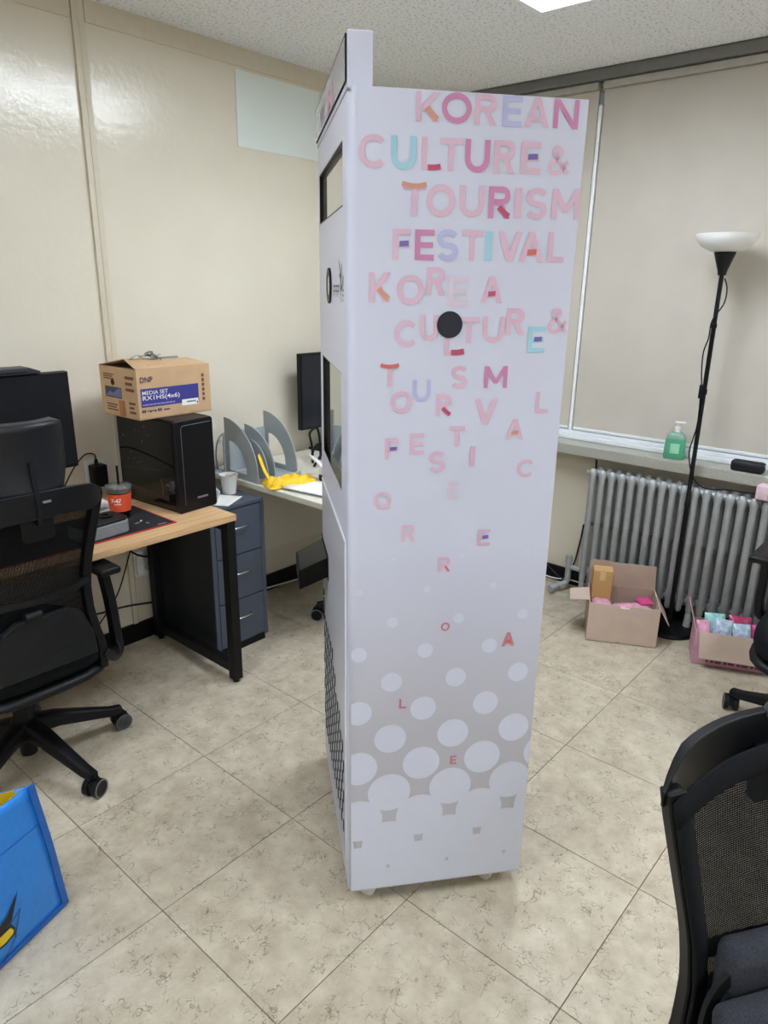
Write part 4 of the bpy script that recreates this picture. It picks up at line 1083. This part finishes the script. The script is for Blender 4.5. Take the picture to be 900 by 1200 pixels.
inside('fan_glint', [(.05, .10), (.075, .105)], .007, M_INS)
for k, (y, z) in enumerate(((.30, .17), (.26, .175), (.24, .162), (.22, .168), (.28, .20), (.24, .29), (.18, .31), (.32, .26), (.20, .25), (.16, .28))):
    inside('screw_glint', [(y, z), (y + .006, z + .004)], .006, M_INS)
# --- cardboard carton on the tower
BX, BY, BW, BD, BH = 1.352, 2.338, .318, .245, .181
dn = thing('media_carton', 'kraft carton with a blue label reading MEDIA SET on top of the computer', 'cardboard box', (BX, BY, DZ + PH + .0008), math.radians(1.5))
MB().b2(0, BW, 0, BD, 0, .004).build('bottom', M_KRAFT, dn)
fw = MB().b2(0, BW, 0, .004, 0, BH).build('front_wall', M_KRAFT, dn)
MB().b2(0, BW, BD - .004, BD, 0, BH).build('back_wall', M_KRAFT, dn)
lw = MB().b2(0, .004, .004, BD - .004, 0, BH).build('side_wall', M_KRAFT, dn)
MB().b2(BW - .004, BW, .004, BD - .004, 0, BH).build('side_wall', M_KRAFT, dn)
RI = .026
def slab(name, pts, th, m, parent):
    mb = MB(); a = [Vector(p) for p in pts]; n = (a[1] - a[0]).cross(a[2] - a[0]).normalized() * th
    va = [mb.bm.verts.new(v) for v in a]; vb = [mb.bm.verts.new(v + n) for v in a]; k = len(a)
    mb.bm.faces.new(va); mb.bm.faces.new(vb[::-1])
    for i in range(k): mb.bm.faces.new((va[i], va[(i + 1) % k], vb[(i + 1) % k], vb[i]))
    return mb.build(name, m, parent)
ff = slab('top_flap', ((0, 0, BH), (BW, 0, BH), (BW - .012, BD / 2, BH + RI * .55), (.03, BD / 2, BH + RI)), .003, M_KRAFT, dn)
slab('top_flap', ((0, BD, BH), (.03, BD / 2 + .001, BH + RI), (BW - .012, BD / 2 + .001, BH + RI * .55), (BW, BD, BH)), .003, M_KRAFT, dn)
slab('inner_flap', ((.004, .01, BH - .004), (.004, BD - .01, BH - .004), (.09, BD - .01, BH - .012), (.09, .01, BH - .012)), .002, M_CARDIN, dn)
M_INKN = mat('navy_ink', '2b2748', .6); M_LBL = mat('indigo_label', '3b3a86', .5, var=.04); M_LW = mat('label_white', 'e9e6e6', .5)
fx = lambda x, z: frame((x, -.0012, z), (1, 0, 0), (0, 0, 1))
text_obj('DNP', 'brand_lettering', M_INKN, fw, fx(.013, .134), height=.020, width=.052, bold=.012)
MB().b2(.012, .262, -.0008, .0, .045, .112).build('blue_label', M_LBL, fw)
text_obj('MEDIA SET', 'label_lettering', M_LW, fw, fx(.018, .090), height=.014, width=.108, bold=.006)
text_obj('RX1HS(4x6)', 'label_lettering', M_LW, fw, fx(.018, .0655), height=.021, width=.158, bold=.010)
for k in range(16): MB().b2(.018 + k * .0085, .0235 + k * .0085 + .002 * (k % 2), -.0012, .0, .0515, .0565).build('small_print', mat('label_lilac', '9b98c8', .5), fw)
MB().b2(.184, .258, -.0014, .0, .034, .057).build('white_sticker', M_PAPER, fw)
for k in range(7): MB().b2(.206 + k * .006, .210 + k * .006, -.002, .0, .044, .050).build('small_print', M_INKN, fw)
MB().b2(.2505, .2555, -.002, .0, .037, .045).build('small_print', M_INKN, fw)
for k in range(3): MB().b2(.012 + k * .006, .016 + k * .006, -.001, .0, .026, .036).build('small_print', M_INKN, fw)
for k in range(4): MB().b2(.034 + k * .010, .041 + k * .010, -.001, .0, .029 - .003 * (k % 2), .033).build('small_print', M_INKN, fw)
for k in range(2): MB().b2(.078 + k * .009, .084 + k * .009, -.001, .0, .026, .036).build('small_print', M_INKN, fw)
for k in range(3): MB().b2(.104 + k * .009, .111 + k * .009, -.001, .0, .027, .032).build('small_print', M_INKN, fw)
M_INKB2 = mat('brown_ink', '6b4c33', .7)
for k in range(6): MB().b2(.279, .290, -.001, .0, .045 + k * .018, .057 + k * .018).build('care_symbol', M_INKB2, fw)
# left face prints: picture, tape, stamp blocks (plane x=0, seen from -x; right is -y)
pic = MB().b2(-.0008, .0, .105, .215, .068, .108).build('picture_print', mat('dark_picture', '3e3f57', .6, var=.4, scale=60), lw)
MB().prism([(0, 0), (.11, 0), (.11, .036), (.085, .03), (.06, .014), (.03, .018)], frame((-.0009, .215, .072), (0, -1, 0), (0, 0, 1)), .0004).build('picture_mountain', mat('picture_blue', '6d6f92', .6), lw)
MB().b2(-.0008, .0, .088, .130, .004, .062).build('brown_tape', mat('brown_tape', 'a56f3f', .35), lw)
for (y0, y1, z0, z1) in ((.02, .075, .10, .165), (.02, .06, .02, .07), (.14, .21, .02, .05), (.15, .22, .135, .16)):
    for k in range(3):
        zz = z0 + (z1 - z0) * k / 3; MB().b2(-.0008, .0, y0 + .01 * (k % 2), y1, zz, zz + (z1 - z0) * .16).build('small_print', M_INKB2, lw)
MB().cyl((-.0008, .16, .125), (.001, .16, .125), .012, seg=14).build('hand_hole', mat('hole_dark', '3a2817', .9), lw)
# top flap: dark slot, outlined print
def on_flap(x, y, up=.0036):
    return Vector((x, y, BH + (y / (BD / 2)) * RI * (1 - .45 * x / BW) + up))
slab('slot', (on_flap(.06, .070), on_flap(.215, .082), on_flap(.215, .088), on_flap(.06, .076)), .0004, mat('slot_dark', '4a3524', .9), ff)
for a, b in (((.07, .03), (.25, .03)), ((.25, .03), (.23, .10)), ((.07, .03), (.085, .065))):
    d = Vector((b[0] - a[0], b[1] - a[1], 0)).normalized(); n = Vector((-d.y, d.x, 0)) * .0016
    p0, p1 = on_flap(*a), on_flap(*b); slab('print_outline', (p0 + n, p0 - n, p1 - n, p1 + n), .0003, M_INKB2, ff)
# knotted grey strap on top
M_STRAP = mat('grey_plastic_strap', '7d7f78', .35, var=.12)
st = thing('plastic_strap', 'crumpled grey plastic strap knotted on top of the kraft carton', 'strap', (BX, BY, DZ + PH + .0008), math.radians(1.5))
for k, pts in enumerate(([(.04, .10, .208), (.07, .095, .222), (.10, .10, .212), (.125, .095, .228), (.15, .09, .212), (.155, .07, .203)],
                         [(.09, .115, .212), (.11, .09, .224), (.145, .10, .214), (.165, .085, .222)],
                         [(.12, .08, .206), (.135, .10, .230), (.115, .11, .222), (.13, .085, .214), (.16, .10, .205), (.26, .115, .203)])):
    MB().sweep(curve(pts, 6), [(-.005, -.0006), (.005, -.0006), (.005, .0006), (-.005, .0006)]).build('strap_loop', M_STRAP, st, smooth=60)
# --- monitor and slab
mo = thing('monitor', 'black monitor on the wooden desk behind the office chair headrest', 'monitor', (.90, 2.50, DZ), 0)
MB().b2(-.28, .28, -.012, .016, .19, .532, bev=.004).build('housing', M_BLACK, mo)
MB().b2(-.274, .274, -.0135, -.0115, .202, .526).build('screen', mat('off_screen', '0b0d12', .22, var=.02), mo)
MB().b2(-.03, .03, .02, .045, .008, .30, bev=.006).build('stand_neck', M_BLACK, mo)
MB().box((0, .03, .006), (.24, .17, .012), bev=.004).build('stand_foot', M_BLACK, mo)
rt = thing('flat_device', 'flat dark grey device resting on the top edge of the monitor', 'device', (.955, 2.51, DZ + .5325), 0)
MB().prism([(-.16, 0), (.125, 0), (.127, .008), (.09, .022), (-.15, .024), (-.16, .014)], frame((0, .035, 0), (1, 0, 0), (0, 0, 1)), .07).build('shell', mat('dark_grey_device', '26282e', .5), rt, bevel=.003)
MB().b2(-.12, .08, -.0357, -.0347, .006, .010).build('vent_line', M_BLACK, rt)
# --- mouse pad
mp = thing('mouse_pad', 'large black mouse pad with a red stitched edge on the wooden desk', 'mouse pad', (1.00, 2.315, DZ), 0)
MB().b2(-.364, .364, -.145, .15, 0, .003).build('red_edge', mat('red_stitching', 'b5362e', .7, var=.15, scale=300), mp)
MB().b2(-.358, .358, -.139, .144, .0005, .0036).build('cloth', mat('pad_black', '16181d', .85, var=.1), mp)
MB().b2(.30, .335, -.128, -.120, .0037, .0039).build('printed_mark', mat('mark_grey', '85878b', .6), mp)
# --- iced drink
cu = thing('iced_drink', 'takeaway iced coffee cup with an orange sleeve and black straw', 'cup', (1.255, 2.362, DZ + .0042), 0)
M_COLA = mat('dark_coffee', '1c0d0a', .12, var=.1)
MB().lathe([(0, 0), (.031, 0), (.033, .004), (.042, .113), (.0, .113)], seg=32).build('coffee_cup_body', M_COLA, cu, smooth=50)
MB().lathe([(.0365, .030), (.0372, .030), (.0432, .096), (.0425, .096), (.0365, .030)], seg=36).build('orange_sleeve', mat('orange_red_paper', 'e4532f', .6, var=.03), cu, smooth=50)
MB().lathe([(.0425, .100), (.0445, .100), (.0455, .113), (.047, .116), (.047, .121), (.044, .124), (.010, .126), (.0, .126)], seg=36).build('clear_lid', mat('clear_lid', 'c9c6be', .08, var=.05, trans=.8), cu, smooth=50)
MB().cyl((.004, .002, .10), (.000, -.004, .195), .0042, seg=12).build('straw', M_BLACK, cu, smooth=50)
va = math.atan2(-2.362, -1.255)
def on_sleeve(s, name, z, h, a0, a1):
    o = text_obj(s, name, M_LW, cu, Matrix.Identity(4), height=h, width=1.0, bold=.03)
    for v in o.data.vertices:
        a = a0 + (a1 - a0) * v.co.x; zz = z + v.co.y; r = .0372 + (zz - .030) * .0909 + .0006
        v.co = (r * math.cos(a), r * math.sin(a), zz)
on_sleeve('7-47', 'sleeve_lettering', .066, .015, va - .75, va + .15)
mb = MB(); mb.grid(lambda u, v: ((.0372 + .030 * .0909 + .0006) * math.cos(va - .5 + .6 * u), (.0372 + .030 * .0909 + .0006) * math.sin(va - .5 + .6 * u), .058 + .003 * v), 8, 1); mb.build('sleeve_line', M_LW, cu)
# --- grey case, tray
gc = thing('earphone_case', 'open grey fabric case with a black inner tray on the mouse pad', 'case', (1.108, 2.245, DZ + .0042), .10)
MB().prism(rrect(-.09, .09, -.06, .06, (.03, .03, .03, .03), 5), Matrix.Translation((0, 0, 0)), .045).build('fabric_shell', mat('grey_felt', '7b7f83', .95, var=.15, scale=200), gc, smooth=40, bevel=.004)
mb = MB()
mb.prism(rrect(-.088, .088, -.058, .058, (.03, .03, .03, .03), 5), Matrix.Translation((0, 0, .0452)), .008).build('inner_tray', M_BLACK, gc, smooth=40, bevel=.002)
for (x, y) in ((-.035, .01), (.035, .01)):
    MB().lathe([(.012, .0534), (.024, .0534), (.026, .058), (.012, .058), (.012, .0534)], (x, y, 0), seg=20).build('tray_ring', M_BLACK_M, gc, smooth=50)
wp = thing('tissue', 'crumpled white tissue beside the takeaway cup at the chair back', 'tissue', (1.238, 2.475, DZ + .0005), 0)
pillow('crumple', M_PAPER, wp, (0, 0, .030), (.07, .05, .040), (.3, .2, .4), 31)
MB().box((.005, -.01, .006), (.04, .03, .010), rot=.5, bev=.002).build('folded_edge', M_PAPER, wp)
for k, (x, y, sz, lb) in enumerate(((1.268, 2.255, .013, 'small silver metal buckle on the black mouse pad'), (1.283, 2.228, .008, 'tiny silver metal clip on the mouse pad, nearest its edge'), (1.25, 2.25, .008, 'tiny silver metal clip on the mouse pad, left of the buckle'))):
    mb = MB(); mb.box((0, 0, sz * .25), (sz * 2, sz * 1.2, sz * .5), rot=.5 + k, bev=.0012).box((sz * .6, sz * .5, sz * .35), (sz, sz * .5, sz * .7), rot=1.1 + k)
    o = mb.build('metal_clip', M_CHROME, None); o.location = (x, y, DZ + .0042); tag(o, lb, 'clip', 'small metal bits on the mouse pad')
# --- power adapter plugged into the wall with its lead
ad = thing('power_adapter', 'black power adapter plugged into the wall above the desk', 'adapter', (1.36, YL - .004, .80), 0)
MB().b2(-.030, .030, -.052, -.004, -.045, .045, bev=.006).build('adapter_body', M_BLACK, ad)
MB().b2(-.045, .045, -.0045, .003, -.075, .06, bev=.003).build('socket_plate', M_WHITE, ad)
MB().lathe([(0, 0), (.009, 0), (.006, .025), (0, .025)], (-.005, -.03, .044), seg=12).build('strain_relief', M_BLACK, ad, smooth=50)
MB().tube(curve([(-.005, -.03, .066), (-.012, -.032, .09), (-.06, -.05, .098), (-.13, -.09, .06), (-.20, -.14, .005), (-.27, -.19, -.06), (-.33, -.22, -.076)], 6), .0028, 6).build('lead', M_BLACK, ad, smooth=60)
# --- outlet and cables under the desk
ot = thing('wall_outlet', 'white double wall outlet low on the left wall under the desk', 'outlet', (1.54, YL - .0055, .37), 0)
MB().b2(-.055, .035, -.010, .004, -.07, .075, bev=.004).build('cover_plate', M_WHITE, ot)
MB().b2(-.05, -.02, -.03, -.0095, -.05, .055, bev=.004).build('plug_block', M_WHITE, ot)
for z in (.035, -.03): MB().cyl((.01, -.012, z), (.01, -.0095, z), .018, seg=20).build('socket', mat('socket_grey_white', 'c9cac6', .5), ot, smooth=40)
cab = [('black cable hanging in a loop under the wooden desk', [(1.40, 2.66, .50), (1.43, 2.68, .47), (1.49, 2.68, .42), (1.56, 2.685, .40), (1.58, 2.69, .44), (1.575, 2.69, .53), (1.56, 2.67, .66)], .0045),
       ('thin black cable slanting down to the baseboard under the wooden desk', [(1.545, 2.70, .62), (1.50, 2.71, .53), (1.46, 2.715, .42), (1.40, 2.715, .28), (1.34, 2.715, .20), (1.26, 2.715, .12)], .003),
       ('black cable running level along the wall under the wooden desk', [(1.15, 2.715, .22), (1.30, 2.715, .20), (1.42, 2.717, .19), (1.56, 2.715, .165)], .004)]
for lb, pts, r in cab:
    tag(MB().tube(curve(pts, 6), r, 6).build('black_cable', M_BLACK, None, smooth=60), lb, 'cable')

# ================================================================== ON THE DRAWER CABINET (top .675)
pcup = thing('paper_cup', 'white paper cup standing on the slate drawer cabinet', 'cup', (1.826, 2.470, .6755), 0)
MB().lathe([(.0, .004), (.027, .004), (.027, 0), (.0285, 0), (.0385, .080), (.0405, .082), (.0405, .085), (.0375, .084), (.0275, .006), (0, .006)], seg=32).build('paper_wall', M_PAPER, pcup, smooth=50)
MB().lathe([(0, .066), (.0352, .066), (.0352, .068), (0, .068)], seg=28).build('dark_contents', mat('dark_red_contents', '4a1d1d', .4, var=.4, scale=120), pcup, smooth=50)
MB().sweep(curve([(-.034, -.018, .083), (-.028, -.024, .09), (-.015, -.03, .086), (.0, -.033, .085)], 4), [(-.002, -.0006), (.002, -.0006), (.002, .0006), (-.002, .0006)]).build('red_tag', mat('red_tag', 'b93a3a', .5), pcup)
def sheet(name, loc, w, d, rz, label, cat, group=None, curl=.0, m=None, z=.0, th=.0012):
    mb = MB().grid(lambda u, v: ((u - .5) * w, (v - .5) * d, z + curl * (u ** 3) * (.4 + v) + .001), 8, 6)
    o = mb.build(name, m or M_PAPER, None, smooth=180, solid=th); o.location = loc; o.rotation_euler = (0, 0, rz)
    return tag(o, label, cat, group)
sheet('paper_sheet', (1.735, 2.40, .6756), .15, .12, .5, 'creased white paper lying on the slate drawer cabinet', 'paper', curl=.0)
o = MB().grid(lambda u, v: (.02 * u + .03 * math.sin(2 * v), -.09 * v, .085 * u * (1 - .5 * v) + .001), 8, 8).build('paper_fold', M_PAPER, None, smooth=180, solid=.001)
o.location = (1.665, 2.47, .678); tag(o, 'folded white paper standing beside the computer tower', 'paper')

# ================================================================== ON THE WHITE DESK
M_ORG = mat('grey_organiser_plastic', 'a4abad', .42, var=.03)
# magazine organiser: base and quarter-round dividers standing along Y, fanned along X
og = thing('file_organizer', 'grey plastic file organizer with quarter-round dividers on the white desk', 'file organizer', (1.90, 2.36, .7205), math.radians(-2))
def quarter(w, h, hole):
    # arc from front bottom (0,0) up to the back top (w,h)
    out = [(0, 0)]
    out += [(w - w * math.cos(a), h * (.10 + .90 * math.sin(a))) for a in [PI / 2 * k / 12 for k in range(13)]]
    out += [(w, 0)]
    return out
def divider(x, w, h, hole, y0=0.0):
    M = frame((x, y0, .002), (0, 1, 0), (0, 0, 1))
    if not hole:
        MB().prism(quarter(w, h, 0), M, .004).build('divider', M_ORG, og, smooth=30, bevel=.0008)
        return
    # divider with a quarter-round opening low at its back: built as outer ring quads
    outer = quarter(w, h, 0)[1:]
    inner = [(w * .86 - (w * .52) * math.cos(a), h * .10 + h * .52 * math.sin(a)) for a in [PI / 2 * k / 12 for k in range(13)]] + [(w * .86, h * .10)]
    mb = MB(); rows = []
    for z in (0, .004):
        rows.append(([mb.bm.verts.new(M @ Vector((a, b, z))) for a, b in [(0, 0)] + outer], [mb.bm.verts.new(M @ Vector((a, b, z))) for a, b in inner]))
    for (O, I) in rows:
        nO = len(O)
        for k in range(12): mb.bm.faces.new((O[k + 1], O[k + 2], I[k + 1], I[k]))
        mb.bm.faces.new((O[13], O[14], I[13], I[12]))
        mb.bm.faces.new((O[14], O[0], I[0], I[13])); mb.bm.faces.new((O[0], O[1], I[0]))
    (O0, I0), (O1, I1) = rows
    for k in range(len(O0)): j = (k + 1) % len(O0); mb.bm.faces.new((O0[k], O0[j], O1[j], O1[k]))
    for k in range(len(I0)): j = (k + 1) % len(I0); mb.bm.faces.new((I0[k], I0[j], I1[j], I1[k]))
    mb.build('divider', M_ORG, og, smooth=30)
divider(0, .235, .262, True); divider(.055, .12, .17, False, .0); divider(.12, .215, .215, False, .035); divider(.235, .235, .262, True, .02)
MB().b2(-.002, .243, .0, .25, 0, .004).build('base_plate', M_ORG, og)
MB().b2(-.002, .243, .245, .25, .004, .19).build('rear_plate', M_ORG, og)
MB().b2(-.002, .243, -.001, .003, .004, .018).build('front_lip', M_ORG, og)
# yellow pouch and strap
yp = thing('yellow_cloth', 'crumpled yellow cloth pouch lying in front of the file organizer', 'cloth', (1.998, 2.262, .7205), -.38)
M_YC = mat('yellow_fabric', 'f0c02a', .7, var=.12, scale=30, bump=.3, bscale=30)
def yc(u, v, s):
    a, b = 2 * u - 1, 2 * v - 1
    e = max(0, 1 - a ** 4) ** .5 * max(0, 1 - b ** 4) ** .5
    w = .5 + .5 * math.sin(7 * a + 2 * b) * .5 + .25 * math.sin(13 * a - 5 * b)
    return (a * .115, b * .058 * (1 + .15 * math.sin(6 * a)), (.002 if s < 0 else .004 + .042 * e * (.5 + .5 * w)))
MB().grid(lambda u, v: yc(u, v, 1), 26, 14).grid(lambda u, v: yc(u, v, -1), 26, 14).build('pouch_body', M_YC, yp, smooth=180)
MB().sweep(curve([(-.09, .02, .03), (-.105, .04, .07), (-.112, .07, .115), (-.108, .075, .12)], 6), [(-.010, -.0012), (.010, -.0012), (.010, .0012), (-.010, .0012)]).build('pouch_strap', M_YC, yp, smooth=60)
for k in range(2):
    MB().tube(curve([(-.10 + .06 * k, -.045, .006), (-.095 + .03 * k, -.052, .02), (-.08 + .03 * k, -.04, .032)], 5), .006, 8).build('fold', M_YC, yp, smooth=60)
# paper stack
for k in range(6):
    sheet('paper_sheet', (2.055 - .004 * k + .003 * (k % 2), 2.085 + .003 * (k % 3), .7206 + .0022 * k), .21, .297, .12 + .02 * (k % 3), ('topmost sheet of the loose paper stack at the front edge of the white desk' if k == 5 else 'white sheet under the top one in the paper stack on the white desk'), 'paper', 'loose paper stack on the white desk', m=(M_PAPER if k % 2 else mat('bluish_paper', 'dfe4ee', .8, var=.02)))
# headset
hs = thing('headset', 'white and black headset lying on the white desk by the kiosk edge', 'headset', (2.13, 2.155, .7345), .4)
MB().lathe([(.03, .0), (.045, .002), (.047, .02), (.034, .026), (.03, .0)], seg=28).build('ear_cushion', M_BLACK, hs, smooth=60)
MB().lathe([(.0, .026), (.036, .026), (.046, .032), (.044, .055), (.03, .064), (0, .066)], seg=28).build('ear_cup', M_WHITE, hs, smooth=60)
MB().sweep(curve([(-.04, .0, .05), (-.035, .03, .08), (0, .08, .095), (.06, .11, .085), (.11, .10, .05)], 6), [(-.012, -.003), (.012, -.003), (.012, .003), (-.012, .003)]).build('headband', M_WHITE, hs, smooth=60)
# second monitor and cable bundle
m2 = thing('monitor', 'dark monitor on the white desk, showing left of the kiosk edge', 'monitor', (2.64, 2.61, .7205), 0)
MB().b2(-.262, .262, -.012, .016, .135, .51, bev=.003).build('housing', M_BLACK, m2)
MB().b2(-.255, .255, -.0135, -.0115, .145, .502).build('screen', mat('off_screen_navy', '131722', .2, var=.02), m2)
MB().b2(-.03, .03, .018, .04, .008, .25, bev=.005).build('stand_neck', M_BLACK, m2)
MB().box((0, .03, .005), (.22, .15, .010), bev=.003).build('stand_foot', M_BLACK, m2)
for k, (pts, lb) in enumerate((
    ([(2.36, 2.50, .725), (2.37, 2.52, .80), (2.35, 2.51, .86), (2.39, 2.50, .88), (2.40, 2.49, .80), (2.38, 2.47, .73)], 'black cable looping up beside the dark monitor on the white desk'),
    ([(2.32, 2.46, .726), (2.31, 2.45, .78), (2.34, 2.44, .82), (2.38, 2.43, .79), (2.37, 2.42, .73)], 'black cable coiled low in front of the dark monitor'),
    ([(2.27, 2.40, .727), (2.28, 2.39, .75), (2.33, 2.40, .78), (2.39, 2.41, .77), (2.42, 2.39, .728)], 'black cable lying behind the headset on the white desk'))):
    tag(MB().tube(curve(pts, 7), .006, 7).build('black_cable', M_BLACK, None, smooth=60), lb, 'cable')
bk = thing('camera_body', 'black gadget standing between the headset and the dark monitor', 'gadget', (2.36, 2.35, .7205), .3)
MB().box((0, 0, .04), (.11, .07, .08), bev=.014, seg=3).build('gadget_body', M_BLACK, bk, smooth=50)
MB().cyl((0, -.034, .04), (0, -.058, .04), .026, seg=22).build('barrel', M_BLACK_G, bk, smooth=40)
MB().box((0, 0, .086), (.035, .03, .012), bev=.003).build('top_knob', mat('beige_cap', 'b9b39a', .5), bk)
# blue-white papers behind organiser and a thin wire
for k, (x, y, rz) in enumerate(((1.945, 2.655, .2), (1.985, 2.665, -.1))):
    sheet('paper_sheet', (x, y, .7206 + .003 * k), .09, .13, rz, ('printed blue and white leaflet at the back corner of the white desk', 'white leaflet lying half over the blue one at the back of the white desk')[k], 'leaflet', m=(mat('blue_leaflet', '9fb0cc', .6, var=.3, scale=40) if k == 0 else M_PAPER), th=.002)
tag(MB().tube(curve([(1.93, 2.69, .724), (1.925, 2.69, .80), (1.95, 2.70, .86), (1.99, 2.705, .88), (2.04, 2.70, .83), (2.06, 2.69, .725)], 7), .003, 6).build('thin_cable', mat('grey_blue_cable', '5e6878', .5), None, smooth=60), 'thin grey cable arching behind the file organizer', 'cable')
tag(MB().tube(curve([(1.90, 2.715, .06), (2.15, 2.70, .035), (2.45, 2.68, .02), (2.8, 2.66, .006)], 6), .004, 6).build('white_cable', M_WHITE, None, smooth=60), 'white cable running along the baseboard under the white desk', 'cable')
